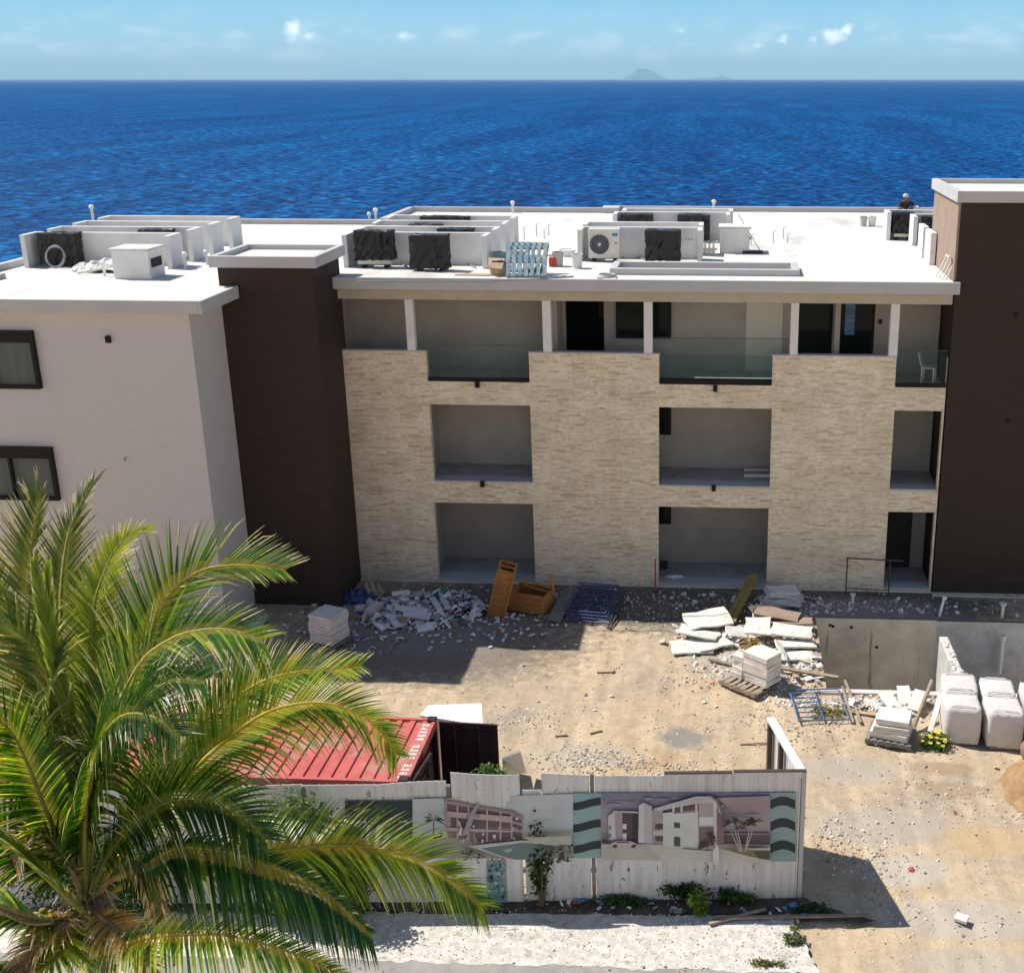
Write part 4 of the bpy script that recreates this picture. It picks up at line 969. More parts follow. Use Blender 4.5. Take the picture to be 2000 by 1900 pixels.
# return at the corner
RA, RB = V((1.53,19.33,0)), V((1.02,21.26,0)); rd = (RB-RA).normalized(); rn = V((-rd.y, rd.x, 0))
RM = Matrix(((rd.x, rn.x, 0, RA.x),(rd.y, rn.y, 0, RA.y),(0,0,1,0),(0,0,0,1)))
corr(.03, (RB-RA).length, 0, 2.66, 2.6, y=0, M4=RM, mat='hoard')
for s_ in (.0, 1.2, 1.93): fpart(MB().box((s_,.03,0),(s_+.09,.12,2.6), M4=RM), 'post', 'steel')
fpart(MB().box((0,-.02,2.66),((RB-RA).length+.03,.13,2.72), M4=RM), 'capping', 'plaster')
# posters: flat printed sheets fixed to the street side
def banner(name, label, corners, draw, grp=None):
    """corners: list of picture outline points on the fence; draw adds coloured shapes above the base sheet"""
    m_ = MB(); L = [0]
    def poly(pts, col, lay=None):
        y = -.045-.0016*(lay if lay is not None else L[0]); L[0] += 1
        g_ = sum(col)/3; col = tuple((c*.74+g_*.26)*1.0+b*.02 for c, b in zip(col, (.42,.40,.38)))
        m_.face([FM @ V((onf(x, yy)[0], y, onf(x, yy)[1])) for (x, yy) in pts], col)
    poly(corners, draw[0], 0); L[0] = 1
    for d in draw[1]: poly(d[0], d[1])
    # sheet thickness
    c = [FM @ V((onf(x, yy)[0], -.032, onf(x, yy)[1])) for (x, yy) in corners]; m_.face(c[::-1], (.5,.5,.5))
    o = m_.build(name, M['print'])
    bm = bmesh.new(); bm.from_mesh(o.data); bmesh.ops.triangulate(bm, faces=[f for f in bm.faces if len(f.verts) > 4]); bm.to_mesh(o.data); bm.free()
    return tag(o, label, 'banner', grp)
def rect(x0, y0, x1, y1): return [(x0,y0),(x0,y1),(x1,y1),(x1,y0)]
def wavy(x0, x1, yc, h, A, kind='s', n=14):
    up = []; dn = []
    for i in range(n+1):
        f = i/n; x = x0+(x1-x0)*f
        y = yc + (A*cos(pi*f) if kind == 's' else -A*sin(pi*f)+A*.5)
        up.append((x, y-h/2)); dn.append((x, y+h/2))
    return up+dn[::-1]
s5 = 480/1975
def z5(a, b): return (780+a*s5, 1360+b*s5)
s6 = 500/1975
def z6(a, b): return (1120+a*s6, 1400+b*s6)
P5 = lambda *p: [z5(*q) for q in p]
P6 = lambda *p: [z6(*q) for q in p]
def strips(px0, px1, py0, py1, cols):
    n = len(cols); return [(rect(px0, py0+(py1-py0)*i/n, px1, py0+(py1-py0)*(i+1)/n), c) for i, c in enumerate(cols)]
pink, pink2, pinkd, shade, white = (.42,.28,.28), (.5,.36,.36), (.22,.13,.14), (.13,.09,.11), (.62,.6,.6)
# left picture: balconied block with pool and palms
D = []
D += strips(*z5(110,0)[:1], z5(1395,0)[0], z5(0,830)[1], z5(0,1120)[1], [(.5,.53,.57),(.48,.52,.56),(.46,.51,.54),(.44,.49,.5)])
D += [(P5((110,1120),(1400,1100),(1400,1285),(110,1285)), (.3,.3,.24)), (P5((760,1090),(1395,1060),(1395,1150),(760,1150)), (.42,.42,.3))]
D += [(P5((360,815),(910,910),(1000,955),(995,1130),(640,1165),(380,1110)), pink)]
D += [(P5((385,845),(900,930),(900,965),(390,900)), shade), (P5((910,950),(985,975),(985,1000),(910,985)), shade)]
D += [(P5((415,955),(895,1000),(895,1045),(420,1030)), shade), (P5((912,1010),(985,1025),(985,1055),(912,1050)), shade)]
D += [(P5((390,1070),(600,1075),(600,1150),(395,1110)), pinkd), (P5((610,1078),(900,1075),(900,1125),(620,1150)), shade), (P5((912,1075),(985,1078),(985,1120),(912,1120)), shade)]
D += [(P5((360,805),(915,900),(1002,945),(1000,957),(910,918),(358,822)), (.3,.2,.19))]
for (x, a, b) in ((470,860,1120),(560,870,1140),(708,885,1150),(815,905,1130),(905,915,1125)): D.append((P5((x-6,a),(x+8,a),(x+8,b),(x-6,b)), pink2))
for y0 in ((900,955,930,990),(1030,1070,1045,1068)): D.append((P5((385,y0[0]),(900,y0[2]+12),(900,y0[3]),(385,y0[1]-14)), pink2))
for i in range(26):
    rr = random.Random(i); x = rr.uniform(420, 960); y = rr.choice([915,1000,1060,1110])+rr.uniform(-14, 14)+ (x-420)*.05
    D.append((P5((x,y),(x+rr.uniform(8,26),y),(x+rr.uniform(8,22),y+rr.uniform(14,40)),(x,y+24)), rr.choice([white,(.5,.42,.4),(.3,.26,.3),(.55,.45,.35)])))
D += [(P5((480,1080),(500,1010),(475,975),(492,970),(512,1030),(505,1085)), white)]
D += [(P5((510,1080),(560,1080),(620,900),(655,830),(630,825),(580,900)), (.3,.3,.32))]
D += [(P5((630,1175),(1010,1135),(1290,1155),(1100,1275),(930,1275)), (.12,.2,.2)), (P5((840,1200),(920,1180),(900,1215),(860,1220)), (.3,.42,.42))]
D += [(P5((560,1165),(1000,1120),(1300,1150),(1270,1165),(1000,1138),(660,1185),(920,1275),(880,1275)), (.5,.48,.46))]
for i in range(90):
    rr = random.Random(i+50); x = rr.choice([rr.uniform(500,860), rr.uniform(1170,1400)]); y = rr.uniform(1190,1275) if x < 900 else rr.uniform(1150,1275)
    if x < 900 and (x-600)*.36+1175 > y: continue
    s = rr.uniform(8,22); D.append((P5((x-s,y),(x,y-s*.8),(x+s,y),(x+s*.2,min(y+s*.8,1282))), rr.choice([(.04,.04,.035),(.1,.09,.06),(.2,.18,.13),(.3,.28,.2),(.05,.06,.04)])))
def printpalm(P_, x, y0, y1, s, n=9, c=(.035,.035,.03), seed=0):
    rr = random.Random(seed); out = [(P_((x-s*.06,y1),(x+s*.06,y1),(x+s*.05,y0),(x-s*.02,y0)), (.07,.05,.045))]
    for i in range(n):
        a = pi*(i/(n-1))*1.2-.3; L = s*rr.uniform(.7,1.1); ex, ey = x+L*cos(a), y0-L*sin(a)*.75+L*.25*abs(cos(a))
        mx_, my_ = (x+ex)/2, (y0+ey)/2-L*.16
        out.append((P_((x,y0),(mx_,my_-L*.09),(ex,ey),(mx_,my_+L*.08)), c))
    return out
D += printpalm(P5, 293, 925, 1075, 100, 9, seed=2)
for i in range(14):
    rr = random.Random(i+9); x = rr.uniform(240,360); y = rr.uniform(1025,1062); D.append((P5((x-20,y),(x,y-12),(x+22,y),(x,y+14)), (.03,.035,.03)))
D += printpalm(P5, 655, 835, 900, 45, 6, c=(.2,.2,.2), seed=3)
D += [(P5((1110,1110),(1150,1095),(1180,1115),(1170,1135),(1120,1130)), (.1,.08,.06))]
D += [(P5((1000,1050),(1390,1040),(1390,1110),(1100,1100)), (.42,.45,.38))]
banner('printed_banner', 'poster of a pink balconied block with a pool, left picture on the white fence', P5((110,812),(360,805),(1395,770),(1402,1285),(500,1283),(120,1290)), ((.52,.54,.57), D))
teal, ink = (.24,.42,.40), (.02,.035,.045)
D = [(P5((1397,765),(1620,765),(1622,860),(1397,860)), (.2,.4,.43))]
D += [(wavy(z5(1398,0)[0], z5(1619,0)[0], z5(0,yc)[1], 15.5, 5, 's'), ink) for yc in (850,1025,1195)]
banner('printed_banner', 'teal strip with three dark waves between the two pictures on the fence', P5((1396,764),(1622,764),(1628,1283),(1402,1285)), (teal, D))
# right picture: white entrance building under a violet sky
D = strips(z6(217,0)[0], z6(1513,0)[0], z6(0,574)[1], z6(0,940)[1], [(.2,.19,.29),(.27,.24,.33),(.34,.29,.36),(.38,.3,.35),(.36,.28,.32),(.3,.22,.26)])
for i in range(22):
    rr = random.Random(i+200); x = rr.uniform(230,1490); y = rr.uniform(590,820); L = rr.uniform(50,160); h = rr.uniform(6,16)
    x1 = min(x+L, 1505); D.append((P6((x,y),(x+L*.3 if x+L*.3<1500 else x1,y-h),(x1,y-h*.4),((x+x1)/2,y+h)), rr.choice([(.4,.34,.4),(.3,.25,.33),(.24,.2,.3),(.44,.35,.37)])))
D += [(P6((1100,600),(1513,585),(1513,700),(1250,720)), (.38,.26,.28))]
D += [(P6((217,955),(1513,955),(1513,1085),(217,1078)), (.46,.43,.36)), (P6((560,960),(1240,985),(1513,1040),(1513,1100),(700,1090)), (.52,.52,.44))]
D += [(P6((1130,868),(1513,875),(1513,960),(1130,950)), (.12,.08,.1)), (P6((1120,870),(1513,872),(1513,882),(1120,880)), (.3,.22,.24))]
D += [(P6((268,740),(320,700),(325,925),(275,920)), (.52,.55,.56)), (P6((320,700),(378,715),(378,925),(325,925)), (.4,.28,.32)), (P6((378,715),(500,705),(500,950),(378,930)), (.09,.05,.06)),
      (P6((455,708),(500,705),(500,950),(455,945)), (.04,.025,.03)), (P6((380,798),(410,798),(410,838),(380,838)), white), (P6((380,870),(410,870),(410,925),(380,925)), white), (P6((262,740),(318,695),(500,700),(500,715),(320,710),(270,748)), (.45,.4,.42))]
D += [(P6((278,815),(290,812),(290,840),(278,840)), (.1,.12,.15)), (P6((278,875),(290,872),(290,900),(278,900)), (.1,.12,.15))]
D += [(P6((505,650),(545,632),(545,945),(500,940)), (.55,.58,.58)), (P6((545,632),(605,660),(605,945),(545,945)), (.5,.42,.44))]
D += [(P6((605,690),(690,680),(690,945),(605,945)), (.36,.3,.3)), (P6((630,795),(690,790),(690,835),(630,835)), (.08,.06,.06)), (P6((630,890),(690,888),(690,930),(630,925)), (.12,.07,.07)), (P6((612,850),(690,845),(690,880),(612,880)), (.5,.52,.5))]
D += [(P6((690,710),(960,680),(965,975),(690,960)), (.56,.6,.57)), (P6((770,640),(1100,610),(1100,690),(770,715)), (.3,.2,.2)), (P6((780,650),(960,630),(960,680),(780,705)), (.12,.07,.08))]
D += [(P6((775,780),(820,785),(820,825),(775,820)), (.08,.06,.06)), (P6((775,890),(822,893),(822,965),(775,962)), (.1,.06,.06))]
D += [(P6((965,620),(1105,615),(1105,960),(965,985)), (.42,.33,.33)), (P6((968,740),(1100,735),(1100,800),(968,805)), (.58,.62,.62)), (P6((968,815),(1080,815),(1080,950),(968,975)), (.22,.12,.12)), (P6((1075,620),(1100,620),(1105,955),(1080,958)), (.56,.56,.56))]
D += [(P6((1100,620),(1155,725),(1160,950),(1105,945)), (.24,.12,.14)), (P6((608,675),(940,578),(1060,578),(1100,600),(1150,725),(1120,700),(1095,625),(940,635),(650,690)), (.5,.47,.46)), (P6((1040,578),(1110,598),(1160,730),(1145,730),(1095,615)), (.2,.14,.15))]
for x in (770,832,945): D.append((P6((x-8,640-(x-770)*.1),(x+8,636-(x-770)*.1),(x+8,695),(x-8,700)), (.58,.57,.56)))
D += [(P6((285,945),(300,930),(340,918),(440,918),(480,935),(490,958),(300,968)), (.5,.4,.38)), (P6((340,922),(430,922),(440,932),(330,934)), (.1,.08,.09))]
for x in (322, 465): D.append((P6((x-20,958),(x-10,946),(x+12,945),(x+20,956),(x+8,970),(x-12,970)), (.06,.04,.05)))
D += [(P6((220,900),(262,905),(285,935),(225,940)), (.05,.045,.04)), (P6((840,968),(1060,985),(1050,992),(850,978)), (.05,.05,.06))]
for i in range(24):
    rr = random.Random(i+77); x = rr.uniform(965,1090); y = rr.uniform(930,985) if i < 14 else rr.uniform(850,920); s = rr.uniform(8,22)
    if i >= 14: x = rr.uniform(1030, 1100)
    D.append((P6((x-s,y),(x,y-s),(x+s,y),(x,y+s*.7)), rr.choice([(.05,.04,.03),(.1,.05,.04),(.03,.03,.03)])))
D += [(P6((1070,990),(1105,930),(1120,1000),(1118,1085),(1075,1085)), (.6,.64,.6))]
D += [(P6((1120,960),(1300,955),(1508,985),(1508,1050),(1350,1025)), (.2,.17,.06)), (P6((1380,985),(1505,985),(1505,1050),(1420,1040)), (.08,.08,.04)), (P6((1330,962),(1510,960),(1510,975),(1340,972)), (.5,.47,.38))]
for (x0, x1, y0) in ((1285,1235,820),(1295,1255,810),(1275,1210,830),(1315,1350,820),(1320,1380,800)): D.append((P6((x0-5,985),(x0+6,985),(x1+4,y0),(x1-3,y0)), (.42,.36,.3)))
for (x, y, s, sd) in ((1215,755,95,1),(1345,760,90,4),(1400,740,95,6),(1270,780,70,8)):
    rr = random.Random(sd)
    for i in range(15):
        a = rr.uniform(-.6, pi+.6); L = s*rr.uniform(.5,1.05); ex, ey = x+L*cos(a), y-L*sin(a)*.8+12
        D.append((P6((x,y),((x+ex)/2,(y+ey)/2-s*.14),(min(ex,1508),ey),((x+ex)/2+4,(y+ey)/2+s*.03)), rr.choice([(.03,.028,.02),(.07,.06,.03),(.16,.14,.06),(.04,.035,.03)])))
banner('printed_banner', 'poster of a white entrance building, car and palms under violet sky, on the fence', P6((215,574),(1515,572),(1513,1090),(700,1098),(650,1078),(217,1078)), ((.33,.28,.35), D))
D = [(wavy(z6(1518,0)[0], z6(1708,0)[0], z6(0,yc)[1], 17.5, 8, 'a'), ink) for yc in (650,817,988)]
banner('printed_banner', 'teal strip with three dark arches at the right end of the fence', P6((1514,572),(1718,572),(1715,1102),(1510,1100)), ((.22,.36,.37), D))
banner('printed_banner', 'plain dark green banner at the left, partly behind the palm frond', [(675,1561),(806,1561),(812,1668),(675,1672)], ((.016,.04,.042), [([(700,1600),(716,1599),(716,1603),(700,1604)],(.4,.45,.45)), ([(780,1600),(796,1599),(796,1602),(780,1603)],(.4,.45,.45))]))
D = []
for i in range(60):
    rr = random.Random(i+500); x = rr.uniform(957,984); y = rr.uniform(1684,1752); s = rr.uniform(2,6); D.append(([(x-s,y),(x,y-s*1.3),(x+s,y),(x,y+s)], rr.choice([(.05,.3,.3),(.1,.35,.35),(.02,.12,.13),(.3,.42,.42),(.03,.05,.06)])))
banner('printed_banner', 'small turquoise painted panel low on the fence beside the frond tip', [(950,1676),(988,1676),(990,1762),(952,1764)], ((.25,.36,.37), D))
# scribbled mark on the raised panel
m_ = MB()
for a in ([(597,672),(620,690),(655,690)],[(622,690),(618,705),(640,715)],[(615,712),(650,735),(700,738)]):
    for p, q in zip(a[:-1], a[1:]):
        (x0,y0),(x1,y1) = z5(*p), z5(*q); u0, v0 = onf(x0,y0); u1, v1 = onf(x1,y1)
        m_.tube([FM @ V((u0,-.055,v0)), FM @ V((u1,-.055,v1))], .006, 5)
m_.build('scribbled_mark', M['black'], fence)

# ---------------------------------------------------------------- container
ct = thing('shipping_container', 'faded red shipping container with open maroon doors behind the fence', 'container', (-5.62, 19.0, 0))
CX0, CX1, CY0, CY1, CZ = -17.85, -5.62, 18.92, 21.25, 2.5
def CP(mb, name, mat, **k): return lp(mb, name, M[mat], ct, **k)
m_ = MB(); n = 46; w_ = (CX1-.25-CX0)/n
for k in range(n):
    a = CX0+k*w_
    pr = [(a,0),(a+w_*.42,0),(a+w_*.5,-.035),(a+w_*.92,-.035),(a+w_,0)]
    for (x0,z0),(x1,z1) in zip(pr[:-1], pr[1:]): m_.face([(x0,CY0+.08,CZ+z0-.01),(x1,CY0+.08,CZ+z1-.01),(x1,CY1-.08,CZ+z1-.01),(x0,CY1-.08,CZ+z0-.01)])
m_.face([(CX1-.25,CY0+.08,CZ-.01),(CX1,CY0+.08,CZ-.01),(CX1,CY1-.08,CZ-.01),(CX1-.25,CY1-.08,CZ-.01)])
CP(m_, 'roof', 'container_red')
for y0 in (CY0, CY1-.08): CP(MB().box((CX0,y0,CZ-.14),(CX1,y0+.08,CZ+.012)), 'top_rail', 'container_red')
CP(MB().box((CX1-.06,CY0+.08,CZ-.16),(CX1+.004,CY1-.08,CZ+.016)), 'door_header', 'container_red')
for y0 in (CY0, CY1-.1): CP(MB().box((CX1-.1,y0,0),(CX1,y0+.1,CZ-.15)), 'corner_post', 'container_dark')
for (x, y) in ((CX1-.17,CY0-.005),(CX1-.17,CY1-.155)):
    CP(MB().box((x,y,CZ+.004),(x+.18,y+.165,CZ+.05)), 'corner_casting', 'container_dark', bevel=.01)
def cwall(a, b, nseg, name='side_wall'):
    m_ = MB(); a, b = V((*a,0)), V((*b,0)); d = (b-a)/nseg; nn = V((d.y,-d.x,0)).normalized()*.035; pr = []
    for k in range(nseg):
        q = a+d*k; pr += [q, q+d*.3, q+d*.42-nn, q+d*.8-nn, q+d*.92]
    pr.append(b)
    for p, q in zip(pr[:-1], pr[1:]): m_.face([(p.x,p.y,.12),(q.x,q.y,.12),(q.x,q.y,CZ-.14),(p.x,p.y,CZ-.14)])
    o = CP(m_, name, 'container_red'); s_ = o.modifiers.new('thick', 'SOLIDIFY'); s_.thickness = .01
cwall((CX0,CY0+.04),(CX1-.1,CY0+.04), 44); cwall((CX1-.1,CY1-.04),(CX0,CY1-.04), 44); cwall((CX0+.04,CY1),(CX0+.04,CY0), 9, 'end_wall')
CP(MB().box((CX0+.05,CY0+.08,.1),(CX1-.02,CY1-.08,.16)), 'container_floor', 'oldwood')
def cdoor(hx, hy, ang):
    D_ = Mx((hx,hy,0), rz=ang); m_ = MB().box((0,-.03,.14),(1.17,.02,2.45), M4=D_)
    for k in range(4): m_.box((.1,-.05,.3+.56*k),(1.07,-.028,.62+.56*k), M4=D_)
    o = CP(m_, 'door', 'container_dark')
    for x in (.32, .8):
        q = MB().tube([D_ @ V((x,-.075,.16)), D_ @ V((x,-.075,2.5))], .018, 8).build('locking_bar', M['container_dark'], o); q.data.transform(Matrix.Translation(-ct.location))
cdoor(CX1+.05, CY1-.02, radians(-3)); cdoor(CX1+.03, CY0-.03, radians(178) if False else radians(84))
# worn white lettering patches on the roof edge: illegible strokes
m_ = MB(); rr = random.Random(12)
for k in range(15):
    y = CY0+.14+k*.135
    if k in (4, 9): continue
    for j in range(rr.randint(3,5)):
        x = CX1-.235+rr.uniform(0,.03)+.036*j; m_.box((x,y+rr.uniform(0,.02),CZ-.0095),(x+.026,y+.07+rr.uniform(0,.04),CZ-.006))
    m_.box((CX1-.235,y+.01,CZ-.0095),(CX1-.06,y+.035,CZ-.0056))
CP(m_, 'worn_lettering', 'roof')
# white things behind the container
q0, q1, q2, q3 = G(822,1400,1.5), G(943,1420,1.5), G(940,1376,1.5), G(838,1380,1.5)
m_ = MB(); pts = [q0, q1, q2, q3]; m_.hexa([(p.x,p.y,0) for p in pts]+[(p.x,p.y,1.5) for p in pts]); 
tk = thing('storage_box', 'large plain white box with flat top behind the red container', 'box', (q1.x,q1.y,0)); lp(m_, 'box_body', M['roof'], tk, bevel=.03)
m_ = MB().hexa([(p.x+(p.x-q0.x)*.02-.02,p.y,1.504) for p in pts]+[(p.x+(p.x-q0.x)*.02-.02,p.y,1.54) for p in pts]); lp(m_, 'lid', M['plastic_white'], tk)
def sheet(name, label, cat, pts, th, mat, group=None, bevel=0):
    pts = [V(p) for p in pts]; nn = (pts[1]-pts[0]).cross(pts[2]-pts[1]).normalized()
    if nn.z < 0: nn = -nn; 
    m_ = MB(); m_.hexa([p-nn*th for p in pts]+pts) if len(pts) == 4 else None
    o = m_.build(name, M[mat], loc=pts[0], bevel=bevel); return tag(o, label, cat, group)
a, b, c_, d = z5(825,485), z5(970,430), z5(1020,600), z5(835,610)
sheet('white_board', 'white painted board leaning beside the open maroon container door', 'board', [G(*d,1.0), G(*c_,1.0), G(*b,2.0), G(*a,2.0)], .04, 'plaster')
sheet('broken_board', 'torn grey-white board stuck in the gap of the fence top', 'board', [W(*z5(1075,750), 19.2), W(*z5(1165,760), 19.2), W(*z5(1180,685), 19.25), W(*z5(1100,660), 19.25)], .03, 'greywood')

# ---------------------------------------------------------------- yard objects
def slabpoly(rr, w_, d, irregular=.0, n=4):
    p = [(-w_/2,-d/2),(w_/2,-d/2),(w_/2,d/2),(-w_/2,d/2)]
    if irregular:
        q = []
        for i in range(4):
            a, b = p[i], p[(i+1) % 4]
            for f in (0, .33, .66): q.append((a[0]+(b[0]-a[0])*f+rr.uniform(-1,1)*irregular, a[1]+(b[1]-a[1])*f+rr.uniform(-1,1)*irregular))
        p = q
    return p
def tilestack(name, label, cx, cy, z0, w_, d, h, n, rz, mat='tile', jitr=.02, irr=0., seed=0, taper=0, group=None, partname='slab', twist=.03):
    rr = random.Random(seed); t = thing(name, label, 'slab stack', (cx, cy, z0), rz, group); th = h/n
    for k in range(n):
        s = 1-taper*k/n; m_ = MB(); Q = Mx((rr.uniform(-jitr,jitr), rr.uniform(-jitr,jitr), 0), rx=rr.uniform(-.008,.008), ry=rr.uniform(-.008,.008), rz=rr.uniform(-twist,twist))
        m_.prism(slabpoly(rr, w_*s, d*s, irr), th*k+.002, th*(k+1)-.006, Q); m_.build(partname, M[mat], t, bevel=.004)
    return t
# strapped stack on a pallet by the left tower
PR = 'oldwood'
gx, gy = -10.62, 29.62
pallet('pallet', 'grey pallet under the tall white tile stack near the left tower', (gx, gy, .0), (0,0,radians(-20)), .95, .9, 'greywood')
tilestack('tile_stack', 'tall neat white tile stack standing in shade near the left tower', gx, gy, .125, .74, .74, .8, 11, radians(-20), seed=1)
# crates
def crate(name, label, loc, rot, w_, d, h, openend=False, bat=2):
    t = thing(name, label, 'crate', loc, 0, 'plywood crates dumped by the wall'); t.rotation_euler = rot
    e = .02
    sides = [((-w_/2,-d/2,0),(w_/2,-d/2+e,h)), ((-w_/2,d/2-e,0),(w_/2,d/2,h)), ((-w_/2,-d/2+e,0),(-w_/2+e,d/2-e,h)), ((w_/2-e,-d/2+e,0),(w_/2,d/2-e,h))]
    for s in sides: MB().box(*s).build('side_panel', M['wood'], t, bevel=.003)
    MB().box((-w_/2,-d/2,-.022),(w_/2,d/2,-.002)).build('base_panel', M['wood'], t)
    for k in range(bat+1):
        z = (h-.09)*k/bat
        MB().box((-w_/2,-d/2-.024,z),(w_/2,-d/2-.003,z+.09)).build('batten', M['wood'], t)
        if not openend: MB().box((-w_/2,d/2+.003,z),(w_/2,d/2+.024,z+.09)).build('batten', M['wood'], t)
    for x in (-w_/2, w_/2-.07): MB().box((x,-d/2-.048,0),(x+.07,-d/2-.026,h)).build('batten', M['wood'], t)
    # open slatted end frame
    if openend:
        m_ = MB(); 
        for (a, b) in (((-w_/2,-d/2,h+.003),(w_/2,-d/2+.07,h+.03)),((-w_/2,d/2-.07,h+.003),(w_/2,d/2,h+.03)),((-w_/2,-d/2+.07,h+.003),(-w_/2+.07,d/2-.07,h+.03)),((w_/2-.07,-d/2+.07,h+.003),(w_/2,d/2-.07,h+.03)),((-w_/2+.07,-.035,h+.003),(w_/2-.07,.035,h+.03))): m_.box(a, b)
        m_.build('end_frame', M['wood'], t)
    return t
q = G(966, 1204)
crate('wooden_crate', 'tall orange plywood crate leaning upright with its open end on top', (q.x+.02, q.y+.28, .03), (radians(14), radians(15), radians(4)), .52, .5, 1.62, True, 3)
q = G(1035, 1198)
crate('wooden_crate', 'low slatted plywood crate lying open beside the tall leaning crate', (q.x, q.y+.38, .03), (0, radians(2), radians(-14)), 1.05, .72, .56, False, 3)
for (a, b, za, zb3, lab) in (((1019,1129),(1076,1147),.86,.72,'upper loose slat lying across the open low crate'), ((1022,1141),(1078,1158),.8,.62,'lower loose slat lying across the open low crate'), ((1076,1121),(1082,1160),1.0,.5,'broken slat standing at the right end of the low crate')):
    p0 = W(*a, 32.45); p1 = W(*b, 32.2); m_ = MB(); d_ = (p1-p0).normalized(); s = d_.cross(V((0,0,1))).normalized()*.04; u = d_.cross(s).normalized()*.012
    m_.hexa([p0-s-u,p1-s-u,p1+s-u,p0+s-u,p0-s+u,p1-s+u,p1+s+u,p0+s+u]); tag(m_.build('crate_batten', M['wood'], loc=p0), lab, 'slat', 'loose slats at the low crate')
# leaning grey board
sheet('grey_board', 'plain grey board lying between the low crate and the navy frames', 'board', [G(1068,1214)+V((0,0,.06)), G(1094,1218)+V((0,0,.06)), G(1116,1160)+V((0,0,.25)), G(1150,1154)+V((0,0,.25))][:2]+[G(1134,1158)+V((0,0,.22)), G(1102,1162)+V((0,0,.22))], .03, 'greywood')
def frame(name, label, loc, rot, w_, h, mat, group, rungs=(.25,.5,.75), verts=(.33,.66), half=True):
    t = thing(name, label, 'scaffold frame', loc, 0, group); t.rotation_euler = rot; r = .021
    for x in (0, w_): MB().tube([(x,0,0),(x,0,h)], r, 8).build('upright', M[mat], t)
    for z in (.03, h-.03): MB().tube([(0,0,z),(w_,0,z)], r, 8).build('cross_tube', M[mat], t)
    for f in rungs: MB().tube([(0,0,h*f),(w_*(.55 if half else 1),0,h*f)], r*.75, 8).build('rung', M[mat], t)
    for f in verts: MB().tube([(w_*f,0,.03),(w_*f,0,h-.03)], r*.75, 8).build('inner_post', M[mat], t)
    return t
q = G(1100, 1213)
fr0 = frame('scaffolding', 'top navy steel scaffold frame in the pile by the crates', (-4.5, 31.5, .26), (radians(-90+3), 0, radians(-7)), 1.2, 1.85, 'navy_steel', 'navy scaffold frames stacked flat', (.2,.4,.6,.8), (.5,), False)
for k, lab in ((1,'second navy scaffold frame from the top of the pile'),(2,'third navy scaffold frame from the top of the pile'),(3,'bottom navy scaffold frame of the pile by the crates')):
    c = copy_tree(fr0); c['label'] = lab; c.location = (-4.5+.05*k, 31.5-.06*k, .26-.065*k); c.rotation_euler = (radians(-86-(1 if k > 1 else 0)), 0, radians(-7-1.5*k))
t = thing('scaffold_brace', 'rusty steel brace leaning on the right side of the navy frames', 'brace', (-3.2,31.2,0), 0)
for (a, b) in (((0,-.3,.02),(.28,1.7,.4)),((.08,-.36,.02),(.36,1.6,.36))): MB().tube([a, b], .022, 7).build('brace_tube', M['steel'], t)
# blue frame on sunlit ground, right
q = G(1560, 1418)
frame('scaffolding', 'faded blue steel frame lying in sunlight beside the block pallet', (1.83, 25.85, .1), (radians(-90+1), 0, radians(6)), 1.22, 1.55, 'blue_steel', None, (.12,.27,.42,.57,.72,.87), (.5,), True)
# tubular barrier by right bay
t = thing('tubular_barrier', 'thin dark tubular frame standing before the stone wall near the right bay', 'frame', (3.62,33.72,0))
for (a, b) in (((0,0,0),(0,0,1.15)),((1.24,-.1,0),(1.24,-.1,1.15)),((0,0,1.15),(1.6,-.14,1.15))): MB().tube([a, b], .022, 7).build('tube', M['steel'], t)
for z in (.2, .02): MB().tube([(0,0,z),(1.24,-.1,z)], .014, 6).build('tube', M['steel'], t)
for k in range(1,4): MB().tube([(.3*k,-.02*k,.2),(.3*k,-.02*k,.02)], .01, 5).build('tube', M['steel'], t)
t = thing('survey_rod', 'slim bright red rod standing against the stone wall', 'rod', (-2.03,33.55,0)); MB().tube([(0,0,0),(0,.02,1.05)], .022, 8).build('rod', M['red'], t)
MB().box((-.06,-.06,0),(.06,.06,.03)).build('foot_plate', M['steel'], t)
# planks
for (dx, lab) in ((0,'left yellow plank of the pair leaning towards the wall'),(.2,'right yellow plank of the pair leaning towards the wall')):
    p0 = V((.02+dx*.8, 31.15-dx*.35, .02)); p1 = V((.82+dx*.7, 33.7, .55)); d_ = (p1-p0).normalized(); s = d_.cross(V((0,0,1))).normalized()*.075; u = d_.cross(s).normalized()*.022
    tag(MB().hexa([p0-s-u,p1-s-u,p1+s-u,p0+s-u,p0-s+u,p1-s+u,p1+s+u,p0+s+u]).build('plank', M['plank'], loc=p0), lab, 'plank', 'yellow planks leaning to the wall')
# round messy stack near wall
tilestack('slab_stack', 'ragged grey-white slab stack in shade against the stone wall', 1.68, 33.0, .0, 1.15, .85, .42, 7, .1, seed=5, irr=.07, taper=.3, jitr=.05, twist=.35)
